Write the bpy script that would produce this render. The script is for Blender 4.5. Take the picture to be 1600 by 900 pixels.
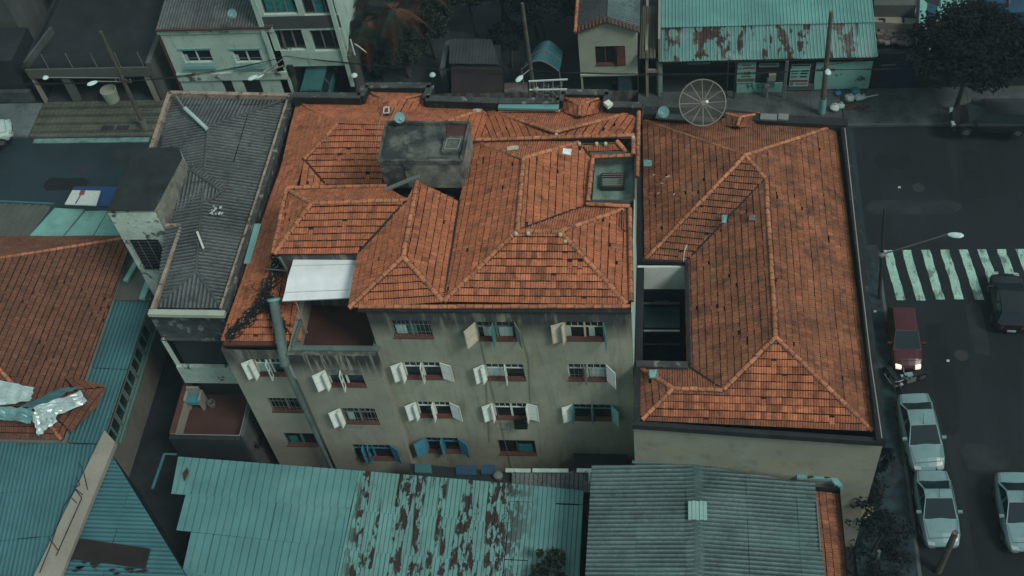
import bpy, math, random
from mathutils import Vector as V, Matrix, geometry, noise as noise_
rnd = random.Random(7)
sc = bpy.context.scene
for o in list(bpy.data.objects): bpy.data.objects.remove(o)
C = sc.collection
# ---------------------------------------------------------------- camera
FPX, CAM_H = 1885.0, 50.7
dn = V((240, 1450, FPX)).normalized()
xa = -V((-14540, -43, FPX)).normalized()
xa = (xa - dn * xa.dot(dn)).normalized()
ya = (-dn).cross(xa)
RX, RY, RZ = xa, ya, -dn                      # world axes in camera space (x right, y down, z forward)
cam = bpy.data.cameras.new('camera'); camo = bpy.data.objects.new('camera', cam); C.objects.link(camo)
m = Matrix(((RX[0], -RX[1], -RX[2]), (RY[0], -RY[1], -RY[2]), (RZ[0], -RZ[1], -RZ[2]))).to_4x4()
m.translation = V((0, 0, CAM_H)); camo.matrix_world = m
cam.sensor_width = 36; cam.lens = 36 * FPX / 1600; cam.clip_end = 2000; cam.clip_start = .5
sc.camera = camo
# ---------------------------------------------------------------- light
w = bpy.data.worlds.new("World"); sc.world = w; w.use_nodes = True
nt = w.node_tree; bg = nt.nodes['Background']
sky = nt.nodes.new('ShaderNodeTexSky'); sky.sky_type = 'NISHITA'; sky.sun_disc = False
SUN_EL, SUN_AZ = math.radians(50), math.radians(122)   # azimuth clockwise from +Y (away from the camera)
sky.sun_elevation = SUN_EL; sky.sun_rotation = SUN_AZ; sky.air_density = 1; sky.dust_density = 4; sky.ozone_density = 1
tint = nt.nodes.new('ShaderNodeMix'); tint.data_type = 'RGBA'; tint.inputs[0].default_value = .78
nt.links.new(sky.outputs[0], tint.inputs[6]); tint.inputs[7].default_value = (5.5, 7.1, 7.4, 1)   # cloud layer grey-teal
nt.links.new(tint.outputs[2], bg.inputs[0]); bg.inputs[1].default_value = .077
sl = bpy.data.lights.new('sun', 'SUN'); sl.energy = 2.0; sl.angle = math.radians(16); sl.color = (1, .97, .93)
so = bpy.data.objects.new('sun', sl); C.objects.link(so)
sd = V((math.cos(SUN_EL) * math.sin(SUN_AZ), math.cos(SUN_EL) * math.cos(SUN_AZ), math.sin(SUN_EL)))
so.rotation_euler = sd.to_track_quat('Z', 'Y').to_euler(); so.location = (0, 0, 60)
sc.view_settings.view_transform = 'Standard'; sc.view_settings.look = 'None'
sc.view_settings.exposure = -0.17; sc.view_settings.gamma = 1
sc.render.engine = 'CYCLES'; sc.render.resolution_x = 1024; sc.render.resolution_y = 576
# ---------------------------------------------------------------- surveying: photo ray -> point of the place
def ray(x, y):
    c = V((x - 800, y - 450, FPX)); return V((RX.dot(c), RY.dot(c), RZ.dot(c)))
def P(x, y, z):
    r = ray(x, y); return V((0, 0, CAM_H)) + r * ((z - CAM_H) / r.z)
def PY(x, y, Y):
    r = ray(x, y); return V((0, 0, CAM_H)) + r * (Y / r.y)
def PX(x, y, X):
    r = ray(x, y); return V((0, 0, CAM_H)) + r * (X / r.x)
# ---------------------------------------------------------------- materials
MATS = {}
def M(name, col, rough=.85, var=.25, vs=.7, fine=.12, fs=14, bump=.15, bs=25, metal=0, attr=0, spec=.25, layers=(), emit=0, alpha=1, orand=0):
    if name in MATS: return MATS[name]
    mt = bpy.data.materials.new(name); mt.use_nodes = True; n = mt.node_tree.nodes; L = mt.node_tree.links
    b = n['Principled BSDF']; b.inputs['Roughness'].default_value = rough; b.inputs['Metallic'].default_value = metal
    b.inputs['Specular IOR Level'].default_value = spec
    g = n.new('ShaderNodeNewGeometry'); pos = g.outputs['Position']
    def noise(scale, stretch=(1, 1, 1), det=4, off=0):
        mp = n.new('ShaderNodeMapping'); mp.inputs['Scale'].default_value = stretch; mp.inputs['Location'].default_value = (off, off * .7, 0)
        L.new(pos, mp.inputs[0]); t = n.new('ShaderNodeTexNoise'); t.inputs['Scale'].default_value = scale
        t.inputs['Detail'].default_value = det; t.inputs['Roughness'].default_value = .62; L.new(mp.outputs[0], t.inputs[0]); return t.outputs[0]
    def rng(s, a, b_, c=0, d=1, smooth=False):
        r = n.new('ShaderNodeMapRange'); r.inputs[1].default_value = a; r.inputs[2].default_value = b_
        r.inputs[3].default_value = c; r.inputs[4].default_value = d
        if smooth: r.interpolation_type = 'SMOOTHSTEP'
        L.new(s, r.inputs[0]); return r.outputs[0]
    def mul(a, b_):
        r = n.new('ShaderNodeMath'); r.operation = 'MULTIPLY'; L.new(a, r.inputs[0]); L.new(b_, r.inputs[1]); return r.outputs[0]
    def mixc(f, a, b_, bt='MIX'):
        r = n.new('ShaderNodeMix'); r.data_type = 'RGBA'; r.blend_type = bt
        if isinstance(f, float): r.inputs[0].default_value = f
        else: L.new(f, r.inputs[0])
        for s, k in ((a, 6), (b_, 7)):
            if isinstance(s, tuple): r.inputs[k].default_value = (*s[:3], 1)
            else: L.new(s, r.inputs[k])
        return r.outputs[2]
    cur = mixc(1.0, tuple(col), rng(noise(vs), .3, .7, 1 - var, 1 + var), 'MULTIPLY')
    if fine: cur = mixc(1.0, cur, rng(noise(fs, off=3), .3, .7, 1 - fine, 1 + fine), 'MULTIPLY')
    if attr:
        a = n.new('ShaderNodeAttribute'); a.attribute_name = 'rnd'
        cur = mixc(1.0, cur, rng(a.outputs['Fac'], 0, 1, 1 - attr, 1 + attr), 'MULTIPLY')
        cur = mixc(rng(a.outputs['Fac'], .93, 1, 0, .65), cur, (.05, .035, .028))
    if orand:
        oi = n.new('ShaderNodeObjectInfo')
        cur = mixc(1.0, cur, rng(oi.outputs['Random'], 0, 1, 1 - orand, 1 + orand), 'MULTIPLY')
    sep = None
    for i, l in enumerate(layers):
        f = rng(noise(l.get('scale', 1), l.get('stretch', (1, 1, 1)), l.get('det', 5), off=5 + 3 * i), l['lo'], l['hi'], 0, l.get('amt', 1))
        for sc_, st_, lo_, hi_ in l.get('also', ()): f = mul(f, rng(noise(sc_, st_, 2, off=21 + i), lo_, hi_, 0, 1))
        for ax, a0, a1 in l.get('masks', ()):
            if sep is None: sep = n.new('ShaderNodeSeparateXYZ'); L.new(pos, sep.inputs[0])
            f = mul(f, rng(sep.outputs[ax], a0, a1, 0, 1))
        cur = mixc(f, cur, l['col'])
    L.new(cur, b.inputs['Base Color'])
    if bump:
        bp = n.new('ShaderNodeBump'); bp.inputs['Strength'].default_value = bump; bp.inputs['Distance'].default_value = .03
        L.new(noise(bs, off=9), bp.inputs['Height']); L.new(bp.outputs[0], b.inputs['Normal'])
    if emit: b.inputs['Emission Color'].default_value = (*col, 1); b.inputs['Emission Strength'].default_value = emit
    if alpha < 1: b.inputs['Alpha'].default_value = alpha
    MATS[name] = mt; return mt
# ---------------------------------------------------------------- mesh builder
class MB:
    def __init__(s): s.v = []; s.f = []; s.a = []; s.mi = []; s.cur = .5; s.m = 0
    def poly(s, pts, a=None, flip=False):
        i = len(s.v); s.v += [V(p) for p in pts]; k = list(range(i, i + len(pts)))
        if flip: k.reverse()
        s.f.append(k); s.a.append(s.cur if a is None else a); s.mi.append(s.m)
    def hexa(s, p):            # 8 points: bottom ring 0-3, top ring 4-7 (ccw from above)
        i = len(s.v); s.v += [V(q) for q in p]
        for f in ((3, 2, 1, 0), (4, 5, 6, 7), (0, 1, 5, 4), (1, 2, 6, 5), (2, 3, 7, 6), (3, 0, 4, 7)):
            s.f.append([i + k for k in f]); s.a.append(s.cur); s.mi.append(s.m)
    def box(s, x0, x1, y0, y1, z0, z1):
        s.hexa([(x0, y0, z0), (x1, y0, z0), (x1, y1, z0), (x0, y1, z0), (x0, y0, z1), (x1, y0, z1), (x1, y1, z1), (x0, y1, z1)])
    def bar(s, p, q, w, h, up=(0, 0, 1)):   # box beam from p to q, width w, height h
        p = V(p); q = V(q); d = (q - p).normalized(); up = V(up)
        if abs(d.dot(up)) > .98: up = V((0, 1, 0))
        sd = d.cross(up).normalized() * w / 2; u = sd.cross(d).normalized() * h / 2
        s.hexa([p + sd - u, q + sd - u, q - sd - u, p - sd - u, p + sd + u, q + sd + u, q - sd + u, p - sd + u])
    def tube(s, p, q, r, n=10, r2=None, cap=True):
        p = V(p); q = V(q); d = (q - p).normalized(); r2 = r if r2 is None else r2
        a = d.orthogonal().normalized(); b = d.cross(a); i = len(s.v)
        for k in range(n):
            t = 2 * math.pi * k / n; e = a * math.cos(t) + b * math.sin(t); s.v += [p + e * r, q + e * r2]
        for k in range(n):
            j = (k + 1) % n; s.f.append([i + 2 * k, i + 2 * j, i + 2 * j + 1, i + 2 * k + 1]); s.a.append(s.cur); s.mi.append(s.m)
        if cap:
            s.f.append([i + 2 * k for k in range(n)][::-1]); s.f.append([i + 2 * k + 1 for k in range(n)]); s.a += [s.cur] * 2; s.mi += [s.m] * 2
    def path(s, pts, r, n=6):
        for a, b in zip(pts, pts[1:]): s.tube(a, b, r, n, cap=True)
    def prism(s, poly, z0, z1, top=True, bottom=False):
        n = len(poly)
        for k in range(n):
            a = poly[k]; b = poly[(k + 1) % n]
            s.poly([(a[0], a[1], z0), (b[0], b[1], z0), (b[0], b[1], z1), (a[0], a[1], z1)])
        if top: s.poly([(p[0], p[1], z1) for p in poly])
        if bottom: s.poly([(p[0], p[1], z0) for p in poly][::-1])
    def lathe(s, c, prof, n=14, axis=None):   # prof: list of (r, h)
        c = V(c); ax = V(axis or (0, 0, 1)).normalized(); a = ax.orthogonal().normalized(); b = ax.cross(a); i = len(s.v)
        for r, h in prof:
            for k in range(n):
                t = 2 * math.pi * k / n; s.v.append(c + ax * h + (a * math.cos(t) + b * math.sin(t)) * r)
        for j in range(len(prof) - 1):
            for k in range(n):
                l = (k + 1) % n; s.f.append([i + j * n + k, i + j * n + l, i + (j + 1) * n + l, i + (j + 1) * n + k]); s.a.append(s.cur); s.mi.append(s.m)
    def mesh(s, name, mats, off=V((0, 0, 0)), smooth=False):
        me = bpy.data.meshes.new(name); me.from_pydata([tuple(p - off) for p in s.v], [], s.f)
        for mt in (mats if isinstance(mats, (list, tuple)) else [mats]): me.materials.append(mt)
        at = me.attributes.new('rnd', 'FLOAT', 'FACE'); at.data.foreach_set('value', s.a)
        me.polygons.foreach_set('material_index', s.mi)
        if smooth: me.polygons.foreach_set('use_smooth', [True] * len(s.f))
        me.update(); return me
ORG = {}
def thing(name, label, cat, loc, group=None, rz=0):
    o = bpy.data.objects.new(name, None); C.objects.link(o); o.location = loc; o.rotation_euler.z = rz; o.empty_display_size = .3
    o['label'] = label; o['category'] = cat
    if group: o['group'] = group
    ORG[o.name] = V(loc); return o
def part(name, mb, mat, parent, kind=None, smooth=False, label=None):
    off = ORG[parent.name]; o = bpy.data.objects.new(name, mb.mesh(name, mat, off, smooth)); C.objects.link(o); o.parent = parent
    ORG[o.name] = off
    if kind: o['kind'] = kind
    if label: o['label'] = label
    return o
def solo(name, mb, mat, label, cat, group=None, smooth=False, kind=None):
    xs = [p.x for p in mb.v]; ys = [p.y for p in mb.v]; zs = [p.z for p in mb.v]
    off = V(((min(xs) + max(xs)) / 2, (min(ys) + max(ys)) / 2, min(zs)))
    o = bpy.data.objects.new(name, mb.mesh(name, mat, off, smooth)); C.objects.link(o); o.location = off
    ORG[o.name] = off
    if label: o['label'] = label
    if cat: o['category'] = cat
    if group: o['group'] = group
    if kind: o['kind'] = kind
    return o
def struct(name, mb, mat, smooth=False): 
    return solo(name, mb, mat, None, None, kind='structure', smooth=smooth)
def inst(name, me, mat4, parent):     # extra object sharing a mesh, placed by a world matrix
    o = bpy.data.objects.new(name, me); C.objects.link(o); o.parent = parent
    o.matrix_local = Matrix.Translation(-ORG[parent.name]) @ mat4; return o
# ---------------------------------------------------------------- clipping helpers for tiles and sheets
def clip_tri(poly, tri):
    out = poly
    for k in range(3):
        ax, ay = tri[k]; bx, by = tri[(k + 1) % 3]; ex = bx - ax; ey = by - ay
        res = []; n = len(out)
        if n == 0: return []
        for i in range(n):
            p = out[i]; q = out[(i + 1) % n]
            dp = ex * (p[1] - ay) - ey * (p[0] - ax); dq = ex * (q[1] - ay) - ey * (q[0] - ax)
            if dp >= -1e-9: res.append(p)
            if (dp > 1e-9 and dq < -1e-9) or (dp < -1e-9 and dq > 1e-9):
                t = dp / (dp - dq); res.append(tuple(p[j] + (q[j] - p[j]) * t for j in range(3)))
        out = res
    return out
class Facet:
    def __init__(s, pts, wdir=None):
        s.pts = [V(p) for p in pts]; c = sum(s.pts, V()) / len(pts); n = V()
        for i in range(len(pts)):
            a = s.pts[i] - c; b = s.pts[(i + 1) % len(pts)] - c; n += a.cross(b)
        n.normalize()
        if n.z < 0: n = -n
        s.n = n
        if wdir is None: wd = V((0, 0, 1)); wd = wd - n * wd.dot(n)          # uphill
        else: wd = V(wdir); wd = wd - n * wd.dot(n)
        s.W = wd.normalized(); s.U = s.W.cross(n).normalized(); s.O = c
        q = [((p - c).dot(s.U), (p - c).dot(s.W)) for p in s.pts]
        s.q = q; s.tris = []
        for t in geometry.tessellate_polygon([[V((a, b, 0)) for a, b in q]]):
            tr = [q[k] for k in t]
            ar = (tr[1][0] - tr[0][0]) * (tr[2][1] - tr[0][1]) - (tr[2][0] - tr[0][0]) * (tr[1][1] - tr[0][1])
            if abs(ar) < 1e-6: continue
            if ar < 0: tr.reverse()
            s.tris.append(tr)
        s.u0 = min(a for a, b in q); s.u1 = max(a for a, b in q); s.v0 = min(b for a, b in q); s.v1 = max(b for a, b in q)
    def at(s, u, v, h): return s.O + s.U * u + s.W * v + s.n * h
    def inside(s, u, v):
        for t in s.tris:
            if all((t[(k + 1) % 3][0] - t[k][0]) * (v - t[k][1]) - (t[(k + 1) % 3][1] - t[k][1]) * (u - t[k][0]) > 0 for k in range(3)): return True
        return False
    def emit(s, mb, cell, a):
        cu = [c[0] for c in cell]; cv = [c[1] for c in cell]
        for t in s.tris:
            if min(cu) > max(p[0] for p in t) or max(cu) < min(p[0] for p in t) or min(cv) > max(p[1] for p in t) or max(cv) < min(p[1] for p in t): continue
            r = clip_tri(cell, t)
            if len(r) >= 3: mb.poly([s.at(*p) for p in r], a)
TILE_PROF = [(0, .0), (.018, .002), (.035, .03), (.075, .034), (.094, .006), (.108, .004), (.128, .032), (.168, .032), (.186, .002), (.2, .0)]
TW, TL, TLAP = .20, .30, .038
_tilemesh = {}
def tile_mesh(k):
    if k not in _tilemesh:
        mb = MB(); a = [.1, .3, .45, .55, .7, .85, .2, .95, .6, .4][k % 10]
        for (ua, ha), (ub, hb) in zip(TILE_PROF, TILE_PROF[1:]):
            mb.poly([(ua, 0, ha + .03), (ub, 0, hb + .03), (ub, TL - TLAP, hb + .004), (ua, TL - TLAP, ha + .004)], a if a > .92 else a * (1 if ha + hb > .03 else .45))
            mb.poly([(ua, 0, 0), (ub, 0, 0), (ub, 0, hb + .03), (ua, 0, ha + .03)], a * .6)
        _tilemesh[k] = mb.mesh('roof_tile', [MATS['terracotta']])
    return _tilemesh[k]
def tile_facet(parent, root, pts, mat, single=0, under=True, dark=.035):
    """clay tiles laid course by course; up to `single` whole tiles become parts, the rest is one joined part"""
    F = Facet(pts); mb = MB(); cells = []
    if under:
        ub = MB(); ub.poly([p - F.n * .03 for p in F.pts]); part('roof_deck', ub, MATS['deck'], parent)
    r = 0; v = F.v0; made = 0
    while v < F.v1:
        jit = rnd.uniform(-.02, .02) ; u = F.u0 - rnd.uniform(0, .02) - TW
        wob = [rnd.uniform(-.008, .008) for _ in range(2)]
        while u < F.u1 + TW:
            a = min(.92, max(0, rnd.gauss(.52, .10))); c_ = F.at(u, v, 0); nz = noise_.noise(V((c_.x * .55, c_.y * .55, 3))); a = rnd.choice([.96, .98, 1.0, 1.0]) if rnd.random() < dark * (.3 + 3.2 * max(0, nz)) else a
            dv = rnd.uniform(-.008, .008) + jit * .3 - (rnd.uniform(.03, .09) if rnd.random() < .018 else 0) + .03 * noise_.noise(V((c_.x * .35, c_.y * .35, 8))); dh = rnd.uniform(0, .008) + .035 * (nz + .5)
            if single and made < single and all(F.inside(u + du, v + w_) for du in (0, TW) for w_ in (0, TL)):
                o = F.at(u, v + dv, dh)
                mt = Matrix((F.U, F.W, F.n)).transposed().to_4x4(); mt.translation = o
                inst('roof_tile', tile_mesh(rnd.randrange(10)), mt, root); made += 1
            else:
                for (ua, ha), (ub_, hb) in zip(TILE_PROF, TILE_PROF[1:]):
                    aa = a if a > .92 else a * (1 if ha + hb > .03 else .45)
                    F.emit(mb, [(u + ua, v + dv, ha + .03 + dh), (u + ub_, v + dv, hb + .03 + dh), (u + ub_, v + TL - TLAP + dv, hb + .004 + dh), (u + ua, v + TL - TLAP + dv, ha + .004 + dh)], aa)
            u += TW
        v += TL
    part('tile_field', mb, mat, parent, kind='stuff')
_cap = {}
def cap_mesh(L_, r):
    k = (round(L_, 2), r)
    if k not in _cap:
        mb = MB(); n = 6; a = .55
        for i in range(n):
            t0 = math.pi * i / n; t1 = math.pi * (i + 1) / n
            p = lambda t, rr, y: (math.cos(t) * rr, y, math.sin(t) * rr * .8 - .02)
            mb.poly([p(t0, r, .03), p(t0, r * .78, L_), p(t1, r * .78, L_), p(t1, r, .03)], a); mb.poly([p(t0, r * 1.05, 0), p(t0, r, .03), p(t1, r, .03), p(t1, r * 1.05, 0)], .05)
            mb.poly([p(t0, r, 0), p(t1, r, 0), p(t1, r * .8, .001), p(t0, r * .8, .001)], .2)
        _cap[k] = mb.mesh('ridge_tile', [MATS['ridge_clay']])
    return _cap[k]
def caps(root, p, q, r=.105, L_=.40, lift=.05, name='ridge_tile', up=(0, 0, 1)):
    """p is the lower end"""
    p = V(p); q = V(q); d = q - p; n = max(1, round(d.length / (L_ * .88))); st = d.length / n; d.normalize()
    sd = d.cross(V(up)).normalized(); u = sd.cross(d)
    me = cap_mesh(st * 1.13, r)
    for i in range(n):
        o = p + d * st * i + V((0, 0, lift)) + sd * rnd.uniform(-.012, .012)
        dd = (d + sd * rnd.uniform(-.03, .03) + u * .035).normalized(); s2 = dd.cross(u).normalized()
        mt = Matrix((s2, dd, s2.cross(dd))).transposed().to_4x4(); mt.translation = o
        inst(name, me, mt, root)
    mb = MB(); mb.bar(p + V((0, 0, lift - .035)), q + V((0, 0, lift - .035)), r * 2.3, .05, up); part('ridge_mortar', mb, MATS['mortar'], root)
def valley(root, p, q, w=.14):
    mb = MB(); mb.bar(V(p) + V((0, 0, .085)), V(q) + V((0, 0, .085)), w, .03); part('valley_gutter', mb, MATS['gutter_dark'], root)
def prof_sine(wl, amp, n=6): return [(wl * i / n, amp * (1 - math.cos(2 * math.pi * i / n)) / 2) for i in range(n)], wl
def prof_seam(wl, amp, g=.05): return [(0, amp), (wl - g, amp), (wl - g * .8, 0), (wl - g * .2, 0)], wl
def prof_rib(wl, amp): return [(0, 0), (wl * .62, 0), (wl * .72, amp), (wl * .88, amp)], wl
def sheets(parent, pts, wdir, prof, mat, sw=1.0, sl=1.8, name='roof_sheet', jit=.02, skip=None, trough_contrast=.62):
    F = Facet(pts, wdir); pr, wl = prof; k = max(1, round(sw / wl)); i = 0; u = F.u0
    while u < F.u1:
        v = F.v0; j = 0
        while v < F.v1 - .02:
            if not (skip and skip(i, j)):
                mb = MB(); a = rnd.uniform(.1, .9); du = rnd.uniform(-jit, jit) * .3; dv = rnd.uniform(-jit, jit)
                z0 = .012 + rnd.uniform(0, jit * .4); z1 = rnd.uniform(0, jit * .25)
                for c in range(k):
                    pp = pr + [(wl, pr[0][1])]; am = max(h for _, h in pr)
                    for (ua, ha), (ub, hb) in zip(pp, pp[1:]):
                        x0 = u + c * wl + ua + du; x1 = u + c * wl + ub + du
                        F.emit(mb, [(x0, v + dv, ha + z0), (x1, v + dv, hb + z0), (x1, v + sl + dv - .004, hb + z1), (x0, v + sl + dv - .004, ha + z1)], max(0, min(.92, a * .3 + trough_contrast * (ha + hb) / 2 / am + .35 * (1 - trough_contrast))))  # troughs coloured darker than crests so the corrugation stands out
                if mb.f: part(name, mb, mat, parent)
            v += sl; j += 1
        u += k * wl; i += 1
# ---------------------------------------------------------------- walls with openings, windows
def wall(mb, A, B, z0, z1, ops=(), depth=.2):
    """A->B runs left to right seen from outside; ops are (u0,u1,za,zb)"""
    A = V((A[0], A[1], 0)); B = V((B[0], B[1], 0)); d = B - A; Ln = d.length; d.normalize(); n = V((d.y, -d.x, 0))
    us = sorted({0, Ln, *[max(0, min(Ln, x)) for o in ops for x in o[:2]]}); zs = sorted({z0, z1, *[max(z0, min(z1, x)) for o in ops for x in o[2:4]]})
    at = lambda u, z, w_=0: A + d * u - n * w_ + V((0, 0, z))
    for ua, ub in zip(us, us[1:]):
        for za, zb in zip(zs, zs[1:]):
            cu, cz = (ua + ub) / 2, (za + zb) / 2
            if any(o[0] < cu < o[1] and o[2] < cz < o[3] for o in ops): continue
            mb.poly([at(ua, za), at(ub, za), at(ub, zb), at(ua, zb)])
    for u0, u1, za, zb in [o[:4] for o in ops]:
        mb.poly([at(u0, za), at(u0, za, depth), at(u0, zb, depth), at(u0, zb)]); mb.poly([at(u1, za, depth), at(u1, za), at(u1, zb), at(u1, zb, depth)])
        mb.poly([at(u0, zb), at(u0, zb, depth), at(u1, zb, depth), at(u1, zb)]); mb.poly([at(u0, za, depth), at(u0, za), at(u1, za), at(u1, za, depth)])
def ring(mb, poly, z0, z1, ops={}, top=False):
    for k in range(len(poly)): wall(mb, poly[k], poly[(k + 1) % len(poly)], z0, z1, ops.get(k, ()))
    if top: mb.poly([(p[0], p[1], z1) for p in poly])
def window(root, A, d, n, op, frame='paint_white', shutters=(), sill='sill_red', curtain=None, bars=False, transom=True, depth=.12, cols=2, glass='glass_dark', name='window'):
    u0, u1, z0, z1 = op; A = V((A[0], A[1], 0)); d = V(d); n = V(n); fm = MATS[frame]
    at = lambda u, z, o: A + d * u + n * o + V((0, 0, z))
    def bx(mb, ua, ub, za, zb, oa, ob):
        mb.hexa([at(ua, za, ob), at(ub, za, ob), at(ub, za, oa), at(ua, za, oa), at(ua, zb, ob), at(ub, zb, ob), at(ub, zb, oa), at(ua, zb, oa)])
    mb = MB(); t = .05
    bx(mb, u0, u0 + t, z0, z1, -depth - .04, -depth + .02); bx(mb, u1 - t, u1, z0, z1, -depth - .04, -depth + .02)
    bx(mb, u0 + t, u1 - t, z1 - t, z1, -depth - .04, -depth + .018); bx(mb, u0 + t, u1 - t, z0, z0 + t, -depth - .04, -depth + .018)
    for c in range(1, cols):
        u = u0 + (u1 - u0) * c / cols; bx(mb, u - .04, u + .04, z0 + t, z1 - t, -depth - .038, -depth + .03)
    if transom:
        zt = z0 + (z1 - z0) * .62; bx(mb, u0 + t, u1 - t, zt - .025, zt + .025, -depth - .036, -depth + .012)
        for c in range(cols):
            for e in (1, 2):
                u = u0 + (u1 - u0) * (c + e / 3) / cols; bx(mb, u - .012, u + .012, zt + .025, z1 - t, -depth - .03, -depth + .008)
    wo = part(name, mb, fm, root)
    for c in range(cols):
        g = MB(); ua = u0 + (u1 - u0) * c / cols + .045; ub = u0 + (u1 - u0) * (c + 1) / cols - .045
        g.poly([at(ua, z0 + t, -depth - .02), at(ub, z0 + t, -depth - .02), at(ub, z1 - t, -depth - .02), at(ua, z1 - t, -depth - .02)])
        part('pane', g, MATS[glass], wo)
    if sill:
        s = MB(); s.hexa([at(u0 - .02, z0 - .05, .05), at(u1 + .02, z0 - .05, .05), at(u1 + .02, z0 - .05, -.005), at(u0 - .02, z0 - .05, -.005),
                          at(u0 - .02, z0 - .01, .05), at(u1 + .02, z0 - .01, .05), at(u1 + .02, z0 + .015, -.005), at(u0 - .02, z0 + .015, -.005)])
        s.hexa([at(u0 + .003, z0 + .001, -.006), at(u1 - .003, z0 + .001, -.006), at(u1 - .003, z0 + .001, -depth + .015), at(u0 + .003, z0 + .001, -depth + .015),
                at(u0 + .003, z0 + .02, -.006), at(u1 - .003, z0 + .02, -.006), at(u1 - .003, z0 + .11, -depth + .015), at(u0 + .003, z0 + .11, -depth + .015)])
        part('sill', s, MATS[sill], wo)
    if curtain:
        for cu in curtain:
            g = MB(); ua = u0 + (u1 - u0) * cu[0]; ub = u0 + (u1 - u0) * cu[1]; n_ = 6
            for i in range(n_):
                x0 = ua + (ub - ua) * i / n_; x1 = ua + (ub - ua) * (i + 1) / n_; o0 = -depth - .012 + (.012 if i % 2 else 0); o1 = -depth - .012 + (0 if i % 2 else .012)
                g.poly([at(x0, z0 + .1, o0), at(x1, z0 + .1, o1), at(x1, z0 + (z1 - z0) * .6, o1), at(x0, z0 + (z1 - z0) * .6, o0)])
            part('curtain', g, MATS[cu[2]], wo)
    if bars:
        g = MB()
        for i in range(9):
            u = u0 + (u1 - u0) * (i + .5) / 9; g.tube(at(u, z0, -.03), at(u, z1, -.03), .009, 5)
        for z in (z0 + (z1 - z0) * .3, z0 + (z1 - z0) * .75): g.tube(at(u0, z, -.03), at(u1, z, -.03), .009, 5)
        part('grille', g, MATS['iron_grey'], wo)
    for sh in shutters:       # (hinge fraction, swing side -1/+1, angle from the wall plane, width m, material)
        hf, side, ang, wd, mt = sh; hu = u0 + (u1 - u0) * hf
        a = math.radians(ang); e = d * (side * math.cos(a)) + n * math.sin(a); nn = V((-e.y, e.x, 0))
        if nn.dot(n) < 0: nn = -nn
        g = MB(); h = at(hu, 0, .015); th = .02; zb, zt = z0 + .01, z1 - .01
        def pl(sa, sb, za, zc, oa, ob):
            q = [h + e * s_ + nn * o_ for s_, o_ in ((sa, ob), (sb, ob), (sb, oa), (sa, oa))]
            g.hexa([x + V((0, 0, za)) for x in q] + [x + V((0, 0, zc)) for x in q])
        zm = (zb + zt) / 2
        pl(0, .045, zb, zt, -th, th); pl(wd - .045, wd, zb, zt, -th, th)
        for za, zc in ((zb, zb + .06), (zm - .03, zm + .03), (zt - .06, zt)): pl(.045, wd - .045, za, zc, -th + .001, th - .001)
        nz = 7
        for lo, hi in ((zb + .06, zm - .03), (zm + .03, zt - .06)):
            for i in range(nz):
                zz = lo + (hi - lo) * (i + .1) / nz; ze = lo + (hi - lo) * (i + .95) / nz
                q = [(.045, zz, th * .7), (wd - .045, zz, th * .7), (wd - .045, ze, -th * .5), (.045, ze, -th * .5)]
                g.poly([h + e * s_ + nn * o_ + V((0, 0, z_)) for s_, z_, o_ in q])
        part('shutter', g, MATS[mt], wo)
    return wo
# ---------------------------------------------------------------- materials used all over
BLK = (.02, .02, .02)
M('terracotta', (.375, .134, .063), var=.2, vs=.9, fine=.2, fs=9, attr=.5, bump=.2,
  layers=[dict(col=(.05, .035, .028), scale=2.2, lo=.54, hi=.74, amt=.75, det=8), dict(col=(.42, .27, .17), scale=5, lo=.66, hi=.8, amt=.35)])
M('terracotta_brown', (.155, .068, .04), var=.2, vs=.9, fine=.25, fs=9, attr=.5, bump=.2,
  layers=[dict(col=(.05, .038, .032), scale=1.8, lo=.55, hi=.78, amt=.6, det=8)])
M('ridge_clay', (.37, .145, .07), var=.2, fine=.25, fs=8, orand=.22, attr=.75, layers=[dict(col=(.07, .05, .04), scale=3, lo=.55, hi=.7, amt=.7)])
M('mortar', (.06, .04, .03), var=.3)
M('deck', (.02, .016, .015), var=.3, bump=0)
M('gutter_dark', (.018, .02, .022), var=.4, rough=.7)
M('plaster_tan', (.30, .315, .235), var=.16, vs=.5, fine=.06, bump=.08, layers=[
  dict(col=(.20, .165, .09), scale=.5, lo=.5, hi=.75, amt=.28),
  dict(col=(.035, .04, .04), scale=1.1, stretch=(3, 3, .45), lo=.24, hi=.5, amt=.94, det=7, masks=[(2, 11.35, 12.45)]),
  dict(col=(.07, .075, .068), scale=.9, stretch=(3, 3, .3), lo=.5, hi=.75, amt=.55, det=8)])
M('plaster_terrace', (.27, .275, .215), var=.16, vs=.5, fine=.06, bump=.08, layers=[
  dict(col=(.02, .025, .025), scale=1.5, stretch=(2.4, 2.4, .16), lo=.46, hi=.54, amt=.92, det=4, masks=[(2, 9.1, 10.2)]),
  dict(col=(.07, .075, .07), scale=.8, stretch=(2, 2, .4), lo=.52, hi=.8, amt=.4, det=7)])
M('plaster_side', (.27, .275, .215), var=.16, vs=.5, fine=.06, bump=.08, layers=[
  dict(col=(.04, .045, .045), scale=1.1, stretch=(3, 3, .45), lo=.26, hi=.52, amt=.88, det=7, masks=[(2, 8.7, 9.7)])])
M('plaster_corner', (.26, .27, .21), var=.14, vs=.4, fine=.08, bump=.1, layers=[
  dict(col=(.30, .27, .13), scale=.7, stretch=(.6, 1, 2), lo=.5, hi=.7, amt=.5), dict(col=(.08, .085, .08), scale=1.2, lo=.55, hi=.75, amt=.5, det=7)])
M('parapet_stain', (.05, .055, .053), var=.4, vs=1.5, fine=.3, layers=[dict(col=(.30, .29, .24), scale=2.2, lo=.56, hi=.66, amt=.8, det=8)])
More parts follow.
